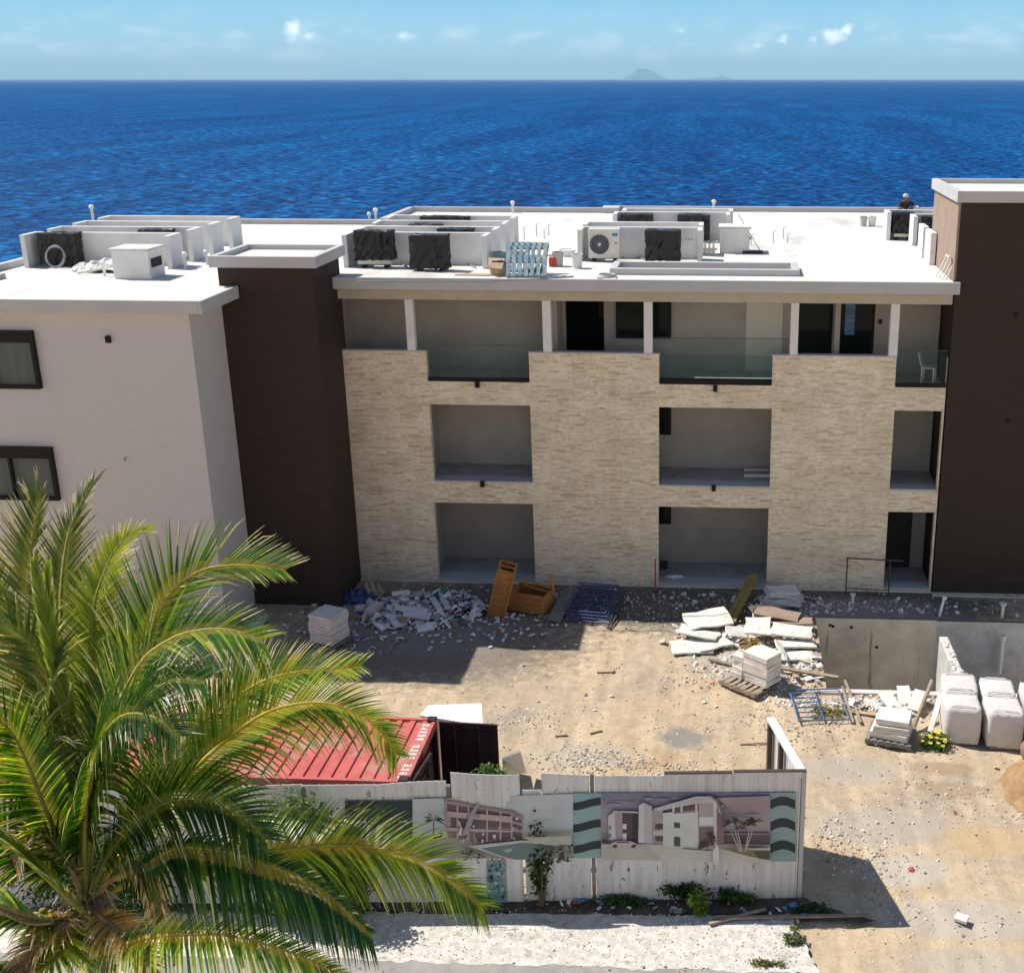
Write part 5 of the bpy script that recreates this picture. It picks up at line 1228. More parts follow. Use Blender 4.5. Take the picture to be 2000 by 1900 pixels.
# white slab heaps at the pit edge
rr = random.Random(22)
def looseslab(cx, cy, z, w_, d, rx, ry, rz, label, th=.05, irr=.05, mat='tile', name='paving_slab', cat='slab', group='broken slabs heaped by the pit'):
    m_ = MB().prism(slabpoly(rr, w_, d, irr), -th/2, th/2); o = m_.build(name, M[mat], bevel=.005)
    o.location = (cx, cy, z); o.rotation_euler = (rx, ry, rz); return tag(o, label, cat, group)
L = [(-.45,30.95,.36,1.25,.85,.12,-.05,.3,'broad sunlit slab at the upper left of the heap, below the yellow planks'),
     (-.65,30.35,.22,1.1,.7,-.1,.1,-.2,'slab under the broad slab at the upper left of the heap'),
     (-.85,29.75,.08,1.1,.75,.04,.02,.15,'lowest white slab at the left tip of the heap'),
     (-.3,29.95,.1,1.,.7,-.05,.0,.5,'flat slab just right of the left tip of the heap'),
     (.35,30.4,.25,.55,.5,.25,.2,.4,'small textured slab between the two broad white slabs'),
     (.95,30.45,.42,.7,.8,.18,0,.02,'square clean slab in the middle of the heap'),
     (1.0,31.5,.3,.55,.5,1.0,.1,.9,'grey rounded sack-like slab tipped on its edge at the top of the heap'),
     (1.85,30.2,.42,1.05,.6,.12,.06,-.15,'long white slab bridging the heap at the right'),
     (1.95,29.75,.24,1.0,.55,-.05,.04,.1,'slab under the bridging slab at the right of the heap'),
     (1.9,29.3,.12,.95,.5,.1,0,-.1,'lowest slab at the right side of the heap near the pit'),
     (1.55,29.2,.3,.16,1.0,.1,.5,.25,'narrow white slab standing on edge behind the block pallet')]
for l in L: looseslab(*l)
for l in [(1.5,31.3,.42,1.2,.5,.12,.1,-.2,'long brick-red edged slab topmost at the rear of the heap'),(1.85,31.1,.28,1.25,.5,-.08,-.05,-.1,'reddish slab second at the rear of the heap'),(1.4,31.2,.17,1.,.55,.05,.08,.2,'reddish slab third at the rear of the heap'),(2.1,30.85,.1,.9,.5,.0,.05,.1,'reddish slab lowest at the rear of the heap')]:
    looseslab(*l, mat='peach', th=.045)
for i, (px, py, w_, lab) in enumerate([(1742,1385,.9,'cream board lying beyond the small slab pallet'),(1765,1372,.7,'narrow white board leaning left of the sacks'),(1790,1385,.75,'tilted white board leaning towards the first sack')]):
    g = G(px, py); looseslab(g.x, g.y, .15+.05*i, .32, w_, radians(14), radians(-10+6*i), radians(18-20*i), lab, mat='roof', th=.03, irr=.01, name='board_offcut', cat='board', group='board offcuts beside the sacks')
def brokenbits():
    rr = random.Random(91); m_ = MB()
    for _ in range(420):
        k = rr.choice([(-.4,30.4,.9,.55),(1.3,30.3,1.0,.6),(1.8,29.6,.75,.7),(.6,31.1,1.2,.4),(2.35,29.,.18,1.),(3.8,26.9,.9,.3),(4.3,26.6,.5,.35),(1.7,33.0,.8,.3)])
        x = rr.gauss(k[0], k[2]*.55); y = rr.gauss(k[1], k[3]*.55)
        if PX0-.05 < x and PY0-.05 < y < PY1: continue
        if y > 33.8: continue
        s = rr.uniform(.03,.17); Q = Mx((x, y, gh(x,y)+.02+rr.random()*.1), rx=rr.uniform(-.5,.5), ry=rr.uniform(-.5,.5), rz=rr.uniform(0,6)); n = rr.randint(4,6)
        poly = [(s*rr.uniform(.6,1.1)*cos(2*pi*j/n), s*rr.uniform(.4,.9)*sin(2*pi*j/n)) for j in range(n)]
        m_.prism(poly, 0, rr.uniform(.012,.045), Q, jit(rr.choice([(.72,.7,.66),(.78,.76,.72),(.6,.56,.5),(.55,.42,.33),(.42,.38,.33)]), .12, rr))
    tag(m_.build('rubble', M['stone_bits']), 'small broken slab pieces strewn around the heaps by the pit', 'rubble', kind='stuff')
brokenbits()
o = looseslab(4.95, 25.65, .42, .12, 1.25, radians(38), 0, radians(-24), 'white panel leaning against the front left sack', mat='roof', irr=.01, name='insulation_board', cat='panel', group=None)
o = looseslab(4.72, 26.1, .42, .07, 1.5, radians(36), 0, radians(-30), 'dark rusty board leaning beside the white panel near the sacks', mat='oldwood', irr=.01, name='rusty_board', cat='board', group=None, th=.12)
# long weathered board from the heap over the pit corner
def board(p0, p1, w_, th, mat, label, name='timber_board', group=None):
    p0, p1 = V(p0), V(p1); d_ = (p1-p0).normalized(); s = d_.cross(V((0,0,1))).normalized()*w_/2; u = d_.cross(s).normalized()*th/2
    if u.z < 0: u = -u
    return tag(MB().hexa([p0-s-u,p1-s-u,p1+s-u,p0+s-u,p0-s+u,p1-s+u,p1+s+u,p0+s+u]).build(name, M[mat], loc=p0, bevel=.004), label, 'board', group)
board((1.3,28.55,.16),(2.95,28.15,.1), .14,.05,'oldwood','weathered board running from the block pallet to the pit edge')
board((-.35,29.1,.06),(.35,28.75,.06), .12,.05,'oldwood','short weathered board under the left of the slab heap')
board((2.5,26.6,.07),(3.75,26.35,.05), .13,.03,'cardboard','pale tan board lying across the rubble right of the blue frame')
board((3.1,28.0,.1),(3.3,25.95,.05), .07,.04,'oldwood','thin brown batten right of the blue frame, outer of two', group='thin battens by the blue frame')
board((3.0,27.6,.13),(3.12,25.95,.05), .06,.04,'oldwood','thin brown batten right of the blue frame, inner of two', group='thin battens by the blue frame')
board((1.85,28.4,.03),(1.9,27.9,.2), .12,.04,'cardboard','short brown block under the weathered board behind the pallet')
board(G(1166,1312)+V((0,0,.03)),G(1199,1311)+V((0,0,.03)), .2,.04,'cardboard','short pale plank lying alone in the middle of the yard')
board(G(1445,1454)+V((0,0,.02)),G(1503,1450)+V((0,0,.02)), .05,.03,'cardboard','thin pale stick on the sand left of the fence return')
board(G(1152,1433)+V((0,0,.02)),G(1176,1427)+V((0,0,.02)), .05,.03,'oldwood','small brown stick on sand, right of two beyond the fence')
board(G(1084,1438)+V((0,0,.02)),G(1108,1436)+V((0,0,.02)), .05,.03,'oldwood','small brown stick on sand, left of two beyond the fence')
board(G(1390,1797,.05)+V((0,0,.05)),G(1700,1790,.02)+V((0,0,.04)), .07,.04,'oldwood','long thin timber lying along the verge at the fence corner')
board(G(1385,1808,.05)+V((0,0,.05)),G(1495,1780,.05)+V((0,0,.06)), .06,.04,'oldwood','thin timber lying aslant in front of the fence weeds')
board(G(755,1278)+V((0,0,.02)),G(780,1245)+V((0,0,.02)), .04,.03,'oldwood','thin stick in the shade below the scrap heap')
board(G(1865,1793,.02)+V((0,0,.05)),G(1890,1801,.02)+V((0,0,.05)), .2,.06,'roof','small white block on the grey ground at the bottom right', 'block')
# main block pallet
pallet('pallet', 'weathered pallet under the strapped white blocks beside the heap', (.72,27.85,.03), (0,0,radians(-38)), 1.12, 1.15, 'oldwood')
tilestack('block_stack', 'strapped stack of white blocks on the pallet, dry plant behind it', 1.0, 27.8, .155, .62, .74, .8, 6, radians(-38)+pi/2, 'tile', .015, 0, 9, partname='block')
t = thing('block_pile', 'short column of white blocks left on the same pallet', 'blocks', (.5,28.05,.155), radians(-38))
for k in range(4): MB().box((-.17,-.2,.15*k+.002),(.17,.2,.15*k+.146), M4=Mx((rr.uniform(-.03,.03),rr.uniform(-.03,.03),0), rz=rr.uniform(-.1,.1))).build('block', M['tile'], t, bevel=.006)
# small slab pallet
pallet('pallet', 'dark pallet under the flat slab stack near the yellow flowering weed', (3.93,25.35,.02), (0,0,radians(-16)), 1.05, .9, 'greywood')
tilestack('slab_stack', 'flat white slab stack near the yellow flowering weed', 3.95, 25.35, .145, .88, .74, .5, 6, radians(-16), 'tile', .04, .0, 13, taper=.18, twist=.06)
# bulk bags
def bag(label, pts, h, seed):
    pts = [V(p) for p in pts]; c = sum(pts, V())/4; t = thing('bulk_bag', label, 'bulk bag', (c.x,c.y,0), 0, 'white bulk bags stored in two rows')
    rr2 = random.Random(seed); m_ = MB(); n = 10
    loc = [p-V((c.x,c.y,p.z)) for p in pts]
    def side(f, g): # f around 0..4, g height
        i = int(f) % 4; u = f-int(f); a, b = loc[i], loc[(i+1) % 4]; p = a.lerp(b, u)
        bulge = .035*sin(pi*min(max(g,0),1))*(1-.0); nrm = p.normalized(); corner = 1-.05*(abs(u-.5)*2)**8
        return V((p.x*corner+nrm.x*bulge+rr2.uniform(-.007,.007), p.y*corner+nrm.y*bulge+rr2.uniform(-.007,.007), .04+g*h+rr2.uniform(-.008,.008)))
    N = 4*n; rows = 9
    for r in range(rows):
        for j in range(N): m_.v.append(tuple(side(j/n, r/(rows-1))))
    for r in range(rows-1):
        for j in range(N): m_.f.append((r*N+j, r*N+(j+1) % N, (r+1)*N+(j+1) % N, (r+1)*N+j)); m_.c.append((.5,)*3)
    k = len(m_.v)
    for s in (.85,.6,.3):
        for j in range(N):
            x, y, z = m_.v[(rows-1)*N+j]; m_.v.append((x*s, y*s, .04+h+.035*(1-s)+rr2.uniform(-.012,.012)))
    prev = (rows-1)*N
    for q in range(3):
        cur = k+q*N
        for j in range(N): m_.f.append((prev+j, prev+(j+1) % N, cur+(j+1) % N, cur+j)); m_.c.append((.5,)*3)
        prev = cur
    m_.f.append(tuple(prev+j for j in range(N))); m_.c.append((.5,)*3)
    m_.build('bag_body', M['bag'], t, smooth=True)
    m_ = MB().box((min(p.x for p in loc)+.06,min(p.y for p in loc)+.06,0),(max(p.x for p in loc)-.06,max(p.y for p in loc)-.06,.06)); m_.build('base_board', M['greywood'], t)
    for (a, b) in ((0,1),(2,3)):
        p, q = loc[a]*.86, loc[b]*.86; m_ = MB().tube([(p.x,p.y,h+.03),(p.x*.8+q.x*.2,p.y*.8+q.y*.2,h+.09),(p.x*.2+q.x*.8,p.y*.2+q.y*.8,h+.08),(q.x,q.y,h+.03)], .014, 5); m_.build('lifting_loop', M['bag'], t)
    return t
bag('front row bulk bag with a white panel leaning on its left side', [(5.14,25.18,0),(5.9,25.1,0),(5.93,25.88,0),(5.13,25.95,0)], .88, 1)
bag('front row bulk bag with sand spilt over its top', [(6.06,25.02,0),(6.82,24.93,0),(6.84,25.78,0),(6.06,25.86,0)], .88, 2)
bag('back row bulk bag touching the dividing wall of the pit', [(5.2,26.0,0),(5.98,25.96,0),(6.06,26.88,0),(5.27,26.9,0)], .88, 3)
bag('back row bulk bag, middle one under the long white pipe', [(6.1,25.92,0),(6.84,25.88,0),(6.9,26.7,0),(6.16,26.78,0)], .86, 4)
bag('back row bulk bag cut by the right edge of the photo', [(7.0,25.8,0),(7.8,25.72,0),(7.86,26.5,0),(7.06,26.6,0)], .86, 5)
bag('front row bulk bag cut by the right edge of the photo', [(7.0,24.85,0),(7.75,24.8,0),(7.8,25.62,0),(7.04,25.7,0)], .8, 6)
# white pipes near the pit
q = W(1957, 1245, 31.9); t = thing('drain_pipe', 'white plastic pipe hanging down the pit wall at the right', 'pipe', (q.x, 31.85, q.z))
MB().tube([(0,0,0),(.0,0,-1.1)], .07, 10).build('pipe', M['plastic_white'], t); MB().lathe([(.1,0),(.1,.14)], 12, Mx((0,0,-.05))).build('socket', M['plastic_white'], t)
q = G(1957,1205); t = thing('standpipe', 'short white pipe with funnel top standing at the tower foot', 'pipe', (q.x, q.y, 0)); MB().tube([(0,0,0),(0,0,.34)], .045, 10).build('pipe', M['plastic_white'], t); MB().lathe([(.05,0),(.11,.1),(.1,.12)], 12, Mx((0,0,.32))).build('funnel', M['plastic_white'], t)
q = G(1835,1203); t = thing('marker_post', 'slanting white post at the corner of pit and tower', 'post', (q.x, q.y, 0)); MB().tube([(0,0,0),(.1,.06,.55)], .04, 8).build('shaft', M['plastic_white'], t); MB().box((.05,.0,.5),(.17,.1,.6)).build('head', M['plastic_white'], t, bevel=.01)
q = G(1665,1178); t = thing('standpipe', 'small white pipe stub in the rubble before the right bay', 'pipe', (q.x, q.y, 0)); MB().tube([(0,0,0),(0,0,.25)], .045, 8).build('pipe', M['plastic_white'], t); MB().lathe([(.06,0),(.09,.08)], 10, Mx((0,0,.22))).build('funnel', M['plastic_white'], t)
# soil mound and boulder at the right edge
def mound(cx, cy, r, h, seed):
    m_ = MB(); n = 26; rr2 = random.Random(seed)
    for i in range(n+1):
        for j in range(n+1):
            x = cx-r+2*r*i/n; y = cy-r+2*r*j/n; d = math.hypot(x-cx, y-cy)/r; m_.v.append((x, y, h*max(0, 1-d*(1+.25*nz2(x,y,1.1)))**.8*(1+.35*nz2(x,y,2.2))+.09*nz2(x,y,4.5)*(d < .9)+.05*nz2(x,y,9)*(d < .9)-.05*(d > .9)))
    for i in range(n):
        for j in range(n): a = i*(n+1)+j; m_.f.append((a, a+n+1, a+n+2, a+1)); m_.c.append((.5,)*3)
    return m_
M['earth'] = grainy('brown_earth', (.37,.24,.12), (.25,.15,.075), 4, .95, .9, 12, blotch=(3,(.45,.36,.25),.62))
tag(mound(7.55, 23.3, 1.5, .85, 2).build('soil_mound', M['earth'], smooth=True), 'brown mound of dug earth at the right edge below the bags', 'soil mound')
bm = bmesh.new(); bmesh.ops.create_icosphere(bm, subdivisions=3, radius=.36)
for v in bm.verts: v.co *= 1+.18*nz2(v.co.x*3+v.co.z*2, v.co.y*3, 1.3); v.co.z *= .9
me = bpy.data.meshes.new('boulder'); bm.to_mesh(me); bm.free(); me.materials.append(grainy('red_brown_rock', (.3,.15,.09), (.2,.16,.14), 5, .9, .6, 12)); o = bpy.data.objects.new('boulder', me); C.objects.link(o); o.location = (6.95, 24.2, .45)
tag(o, 'reddish boulder resting on the brown earth mound', 'boulder')
# scrap heap in the shade
def scrap():
    rr = random.Random(31); m_ = MB(); cols = [(.74,.73,.72)]*5+[(.84,.83,.82)]*5+[(.42,.33,.25),(.32,.22,.15),(.05,.09,.2),(.05,.06,.08),(.36,.38,.4),(.22,.2,.18),(.55,.5,.45)]
    for _ in range(760):
        a = rr.uniform(0, 2*pi); r_ = rr.random()**.6; x = -8.6+1.75*r_*cos(a); y = 31.75+1.3*r_*sin(a)+.15*cos(a); h = .42*(1-r_)**.7
        if y > 33.75: continue
        s = rr.choice([rr.uniform(.03,.09)]*3+[rr.uniform(.09,.24)]); 
        m_.box((-s,-s*rr.uniform(.25,.8),-.012),(s,s*rr.uniform(.25,.8),rr.choice([.006,.02,.06])), jit(rr.choice(cols), .15), Mx((x,y,h*rr.uniform(.6,1.05)+.03), rx=rr.uniform(-.6,.6), ry=rr.uniform(-.6,.6), rz=rr.uniform(0,6)))
    for _ in range(260):
        x = rr.gauss(-8.4, 2.2); y = rr.gauss(31.2, .9); s = rr.uniform(.02,.07)
        if y > 33.8 or x < -12.5: continue
        m_.box((-s,-s*.6,-.01),(s,s*.6,.015), jit(rr.choice(cols[:8]), .2), Mx((x,y,.02), rx=rr.uniform(-.3,.3), ry=rr.uniform(-.3,.3), rz=rr.uniform(0,6)))
    tag(m_.build('scrap_heap', M['paint']), 'heap of broken white tile, board and packaging scraps before the wall', 'scrap heap', kind='stuff')
scrap()
def scrapitem(px, py, z, w_, d, h, col, label, name, cat, rz=0, rx=0):
    g = G(px, py, z); nm_ = name+'_mat_'+str(px); m = grainy(nm_, col, tuple(k*.8 for k in col), 4, .7, .3, 20)
    t = MB().prism(slabpoly(R, w_, d, .01), 0, h).build(name, m, bevel=.01); t.location = g; t.rotation_euler = (rx, rx*.5, rz); return tag(t, label, cat)
scrapitem(803,1192,.42,.9,.16,.1,(.6,.62,.66),'white metal bar forming the top of the bracket shape in the scrap heap','metal_bracket','bracket',-.05,.1)
scrapitem(815,1202,.34,.75,.3,.06,(.6,.62,.66),'white perforated panel in the middle of the scrap heap','perforated_sheet','sheet',-.1,.15)
scrapitem(852,1182,.42,.16,.75,.08,(.6,.61,.64),'long white strip slanting at the right of the scrap heap','metal_offcut','offcut',.55,.1)
scrapitem(868,1180,.38,.14,.6,.08,(.55,.58,.6),'shorter white strip slanting beside the long strip in the heap','metal_offcut','offcut',.5,.1)
scrapitem(783,1160,.5,.5,.1,.1,(.62,.64,.66),'white round duct piece at the upper left of the scrap heap','duct','duct',.35)
scrapitem(706,1190,.2,.24,.2,.12,(.5,.53,.62),'small square white box at the left of the scrap heap','box','box',.05)
scrapitem(733,1200,.1,.28,.5,.3,(.52,.47,.46),'ribbed pale cardboard tube lying at the left of the heap','tube','tube',-.4,.2)
scrapitem(742,1196,.1,.1,.95,.25,(.3,.32,.34),'grey board standing aslant at the left of the heap','board','board',-.5,.3)
crumple('plastic_bag', 'bright green plastic bag on the right of the scrap heap', 'bag', *G(868,1160,.3)[:2], .3, .2, .16, .18, 'shrub', 5, 8)
o = [x for x in bpy.data.objects if x.name == 'plastic_bag'][0]; o.data.materials.clear(); o.data.materials.append(grainy('green_plastic', (.02,.28,.12), (.02,.2,.08), 5, .4))
crumple('sack', 'brown burlap sack slumped at the back left of the heap', 'sack', *G(728,1160,.05)[:2], 0, .35, .3, .5, 'cardboard', 6, 10)
crumple('tarpaulin', 'bluish crumpled tarpaulin against the brown tower foot', 'tarpaulin', *G(700,1170,.02)[:2], 0, .5, .35, .4, 'navy_steel', 7, 12)
crumple('tarpaulin', 'pale blue sheet crumpled at the foot of the left wing', 'tarpaulin', *G(500,1215,.02)[:2], 0, .3, .5, .35, 'fascia', 8, 10)

# ---------------------------------------------------------------- shrubs and weeds
def leafcloud(name, label, cat, loc, rad, n, cols, ls=.07, stems=True, seed=0, mat='shrub', group=None, par=None, flower=None, clumps=9, droop=.3):
    rr = random.Random(seed); t = thing(name, label, cat, loc, 0, group); m_ = MB(); cl = []
    for _ in range(clumps):
        a = rr.uniform(0, 2*pi); u = rr.random()**.5; cl.append((V((cos(a)*u*rad[0]*.75, sin(a)*u*rad[1]*.75, rad[2]*(.35+1.3*rr.random()*(1-u*.5)))), rr.uniform(.25,.5), rr.uniform(.7,1.25)))
    for i in range(n):
        c, s, br = rr.choice(cl); d = V((rr.gauss(0,1),rr.gauss(0,1),rr.gauss(0,1))); d = d.normalized()*(rr.random()**.45)*s
        p = c+V((d.x*rad[0]*1.3,d.y*rad[1]*1.3,d.z*rad[2]*1.1))
        if p.z < .02: p.z = .02+rr.random()*.1
        L = ls*rr.uniform(.6,1.4); w_ = L*.28; dr = V((rr.gauss(0,1),rr.gauss(0,1),rr.uniform(-.6,.7))).normalized(); sd = dr.cross(V((rr.uniform(-.4,.4),rr.uniform(-.4,.4),1))).normalized()
        mid = p+dr*L*.5+V((0,0,L*.06)); tip = p+dr*L-V((0,0,L*droop)); col = jit(rr.choice(cols), .25, rr); col = tuple(k*br for k in col)
        m_.face([p, mid-sd*w_, tip, mid+sd*w_], col)
    m_.build('foliage', M[mat], t)
    if flower:
        f_ = MB()
        for i in range(flower[1]):
            c, s, br = rr.choice(cl); p = c+V((rr.gauss(0,.4)*rad[0],rr.gauss(0,.4)*rad[1],abs(rr.gauss(0,.4))*rad[2]*s+.05)); q = .045
            for k in range(5):
                a = k*1.257; b = a+.9; f_.face([p, p+V((q*cos(a),q*sin(a),.01)), p+V((q*1.3*cos((a+b)/2),q*1.3*sin((a+b)/2),.02)), p+V((q*cos(b),q*sin(b),.01))], flower[0])
        f_.build('flowers', M['paint'], t)
    if stems:
        s_ = MB()
        for (c, s, br) in cl: s_.tube([(rr.uniform(-.05,.05),rr.uniform(-.05,.05),0), c*.5+V((rr.uniform(-.05,.05),0,c.z*.1)), c], [.014,.01,.005], 5, (.16,.12,.07))
        s_.build('stem', M['stone_bits'], t)
    return t
gr = [(.07,.16,.025),(.11,.21,.04),(.05,.1,.02),(.16,.25,.05)]
gr2 = [(.05,.12,.02),(.08,.16,.03),(.035,.07,.015)]
leafcloud('shrub', 'bushy light green shrub in front of the fence behind the palm fronds', 'shrub', (-7.55,18.3,0), (1.0,.42,1.55), 11000, gr, .085, seed=1, clumps=40)
leafcloud('shrub', 'green shrub below the dark green banner left of the frond', 'shrub', (-6.85,18.4,0), (.55,.45,1.2), 2600, gr, .08, seed=2, clumps=14)
leafcloud('shrub', 'dense green shrub far left at the fence behind the palm', 'shrub', (-11.2,18.2,0), (1.4,.6,1.1), 5000, gr2, .085, seed=12, clumps=22)
leafcloud('shrub', 'young leafy tree top rising behind the raised fence panel', 'shrub', (-4.35,19.75,1.3), (.5,.35,.66), 1500, [(.07,.17,.02),(.12,.24,.035),(.1,.2,.03)], .085, seed=3, clumps=12)
leafcloud('climbing_plant', 'dark climbing plant growing up the fence over the pool poster', 'plant', (-3.25,18.85,0), (.22,.1,1.1), 420, gr2, .09, seed=4, clumps=12)
leafcloud('weed', 'low dark weeds at the foot of the fence left of the yellow weed', 'weed', (-1.75,18.98,.0), (.7,.13,.13), 600, gr2, .07, seed=5, clumps=14, group='weeds along the fence foot')
leafcloud('weed', 'yellow-green leafy weed before the fence, brightest of the row', 'weed', (-.35,18.85,.0), (.24,.18,.3), 420, [(.2,.3,.03),(.3,.36,.05),(.1,.2,.03)], .1, seed=6, clumps=7, group='weeds along the fence foot')
leafcloud('weed', 'dark bushy weed right behind the yellow-green one', 'weed', (-.6,19.1,.0), (.5,.13,.28), 900, gr2, .075, seed=7, clumps=16, group='weeds along the fence foot')
leafcloud('weed', 'dark weed below the grey burnt patch of the fence', 'weed', (.35,19.08,0), (.35,.13,.26), 600, gr2, .075, seed=8, clumps=9, group='weeds along the fence foot')
leafcloud('weed', 'dark weed at the shaded outer corner of the fence', 'weed', (1.75,18.95,0), (.36,.16,.14), 420, gr2, .06, seed=9, clumps=8, group='weeds along the fence foot')
leafcloud('weed', 'small green tuft on the whitish verge below the fence corner', 'weed', (1.35,18.15,.03), (.22,.2,.14), 500, [(.12,.15,.04),(.2,.19,.08),(.07,.1,.03)], .055, seed=10, clumps=6, group='tufts on the verge')
leafcloud('weed', 'small green tuft at the road side of the whitish verge', 'weed', (.85,17.45,.03), (.35,.12,.08), 300, [(.12,.15,.04),(.2,.19,.08)], .05, seed=11, clumps=6, group='tufts on the verge')
leafcloud('flowering_weed', 'green weed with yellow flowers between slab pallet and bags', 'weed', (4.9,25.05,0), (.3,.28,.2), 800, [(.07,.17,.025),(.12,.24,.04)], .08, seed=14, clumps=10, flower=((.75,.6,.08), 34))
leafcloud('dry_plant', 'straw yellow dried plant behind the strapped block stack', 'plant', (.75,28.25,.15), (.42,.15,.62), 560, [(.36,.26,.08),(.46,.36,.14),(.28,.19,.07)], .1, seed=15, clumps=8)
leafcloud('weed', 'sparse olive weeds inside the blue steel frame', 'weed', (2.5,26.4,0), (.55,.4,.1), 500, [(.25,.24,.08),(.15,.17,.05)], .06, seed=16, clumps=10)

# ---------------------------------------------------------------- coconut palm
palm = thing('palm_tree', 'large coconut palm in the foreground with wind-torn green and yellow fronds', 'palm', T(172,1790,16.)-V((0,0,T(172,1790,16.).z)))
PB = palm.location.copy()
def catmull(pts, n):
    out = []; P_ = [pts[0]*2-pts[1]]+pts+[pts[-1]*2-pts[-2]]
    for i in range(1, len(P_)-2):
        for k in range(n):
            t = k/n; a, b, c, d = P_[i-1:i+3]
            out.append(.5*((2*b)+(c-a)*t+(2*a-5*b+4*c-d)*t*t+(3*b-a-3*c+d)*t**3))
    out.append(pts[-1]); return out
GRN = [(.07,.165,.013),(.11,.2,.018),(.04,.11,.012)]
YEL = [(.27,.35,.035),(.36,.4,.05),(.2,.29,.025)]
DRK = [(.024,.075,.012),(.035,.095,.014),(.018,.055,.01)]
OLV = [(.08,.13,.025),(.06,.1,.02),(.13,.16,.045)]
def frond(path, cols, L0=.85, nl=88, s0=.16, droop=.55, dry=.3, seed=0, fwd=.62, sides=(1,1), wid=.021, rib=(.3,.3,.06), roll=0., label=None, curl=.0, tipL=.35, spread=1.):
    rr = random.Random(seed); pts = catmull([T(*p) for p in path], 8); nl = int(nl*1.12); L0 *= 1.06; wid *= 1.08
    seg = [0];
    for a, b in zip(pts[:-1], pts[1:]): seg.append(seg[-1]+(b-a).length)
    tot = seg[-1]
    def at(s):
        s = min(max(s, 0), 1)*tot; i = 0
        while i < len(seg)-2 and seg[i+1] < s: i += 1
        f = (s-seg[i])/max(seg[i+1]-seg[i], 1e-6); p = pts[i].lerp(pts[i+1], f); d = (pts[min(i+2, len(pts)-1)]-pts[max(i-1, 0)]).normalized(); return p, d
    m_ = MB()
    for side in (-1, 1):
        LS = sides[0] if side < 0 else sides[1]
        if LS <= 0: continue
        gap = 0
        for k in range(nl):
            u = s0+(1-s0)*(k+rr.uniform(-.25,.25))/nl
            if rr.random() < .02: gap = rr.randint(1, 2)
            if gap > 0: gap -= 1; continue
            p, d = at(u); up = V((0,0,1)); S = d.cross(up)
            if S.length < .2: S = d.cross(V((.5,-.6,.3)))
            S.normalize(); N = S.cross(d).normalized()
            if roll: q = Matrix.Rotation(roll, 3, d); S = q @ S; N = q @ N
            x = (u-s0)/(1-s0); prof = (min(1, .45+x*3.2))*(1-(1-tipL)*max(0, (x-.45)/.55)**1.6)
            L = L0*LS*prof*rr.uniform(.86,1.1)
            f_ = fwd+.5*x**2+rr.uniform(-.07,.07)
            dirv = (S*side*spread*(1-.25*x)+d*f_+N*.22).normalized()
            w_ = wid*rr.uniform(.8,1.25)*(1-.3*x); c = jit(rr.choice(cols), .18, rr); dd = rr.random() < dry*1.1+.04
            q = p.copy(); v = dirv.copy(); st = 5; h = L/st; prev = None; dp = droop*rr.uniform(.6,1.4)*(.5 if side < 0 else 1)
            tb = rr.uniform(.55,.9) if dd else 2
            for j in range(st+1):
                g = j/st; ww = w_*(1-.93*g**1.7)*(.55+.9*min(1,g*3.) if g < .34 else 1.0)
                bn = v.cross(N).normalized() if v.cross(N).length > .05 else S
                vn = bn.cross(v).normalized()
                cur = (q-bn*ww+vn*ww*.5, q.copy(), q+bn*ww+vn*ww*.5)
                if prev is not None:
                    cc = c
                    if g < .22: cc = tuple(c[i]*.5+rib[i]*.4 for i in range(3))
                    if g > tb: cc = (.5,.43,.3) if not (g > tb+.15) else (.66,.6,.48)
                    elif g > tb-.2: cc = (c[0]*1.5+.08, c[1]*1.15+.05, c[2]+.01)
                    for e in (0, 1): m_.face([prev[e] if True else 0, prev[e+1], cur[e+1], cur[e]], cc)
                prev = cur; q = q+v*h
                v = (v+V((0,0,-1))*dp*(.1+.5*g)*(L/.8)+S*side*curl*-.1).normalized()
                if dd and g > tb: v = (v+V((rr.uniform(-.35,.35),rr.uniform(-.35,.35),rr.uniform(-.6,.1)))).normalized()
    m_.v = [tuple(V(v)-PB) for v in m_.v]
    o = m_.build('frond', M['leaf'], palm, smooth=False)
    r_ = MB(); n = len(pts); step = [pts[i] for i in range(0, n, 2)]+([pts[-1]] if (n-1) % 2 else [])
    r_.tube([p-PB for p in step], [max(.006, .042*(1-i/(len(step)-1))**.8) for i in range(len(step))], 7, rib); r_.build('midrib', M['fibre'], o, smooth=True)
    return o
c0 = (168,1765,16.)
# back / upright fronds
frond([c0,(130,1500,16.3),(64,1230,16.7),(60,1090,16.9),(72,1000,17.),(82,955,17.)], OLV, 1.0, 80, .3, .25, .5, 1, fwd=.9, sides=(1,.55), roll=.2)
frond([c0,(135,1480,16.2),(118,1213,16.6),(128,1071,16.9),(150,1000,17.),(185,940,17.1)], OLV, .85, 84, .3, .3, .5, 2, fwd=1.0, sides=(.8,1))
frond([c0,(178,1500,16.),(178,1228,16.4),(201,1125,16.6),(238,1056,16.8),(290,1035,16.9)], YEL, .62, 70, .42, .4, .35, 3, fwd=.9, sides=(.9,1), wid=.026, roll=0.3)
frond([c0,(150,1480,15.9),(107,1291,15.8),(80,1170,15.8),(66,1100,15.8)], YEL, .5, 60, .45, .12, .1, 4, fwd=1.9, sides=(1,1), wid=.026, spread=.5)
frond([c0,(185,1500,15.9),(110,1360,15.9),(98,1200,15.9),(96,1110,15.9)], YEL, .5, 56, .5, .12, .1, 44, fwd=1.9, sides=(1,1), wid=.026, spread=.5)
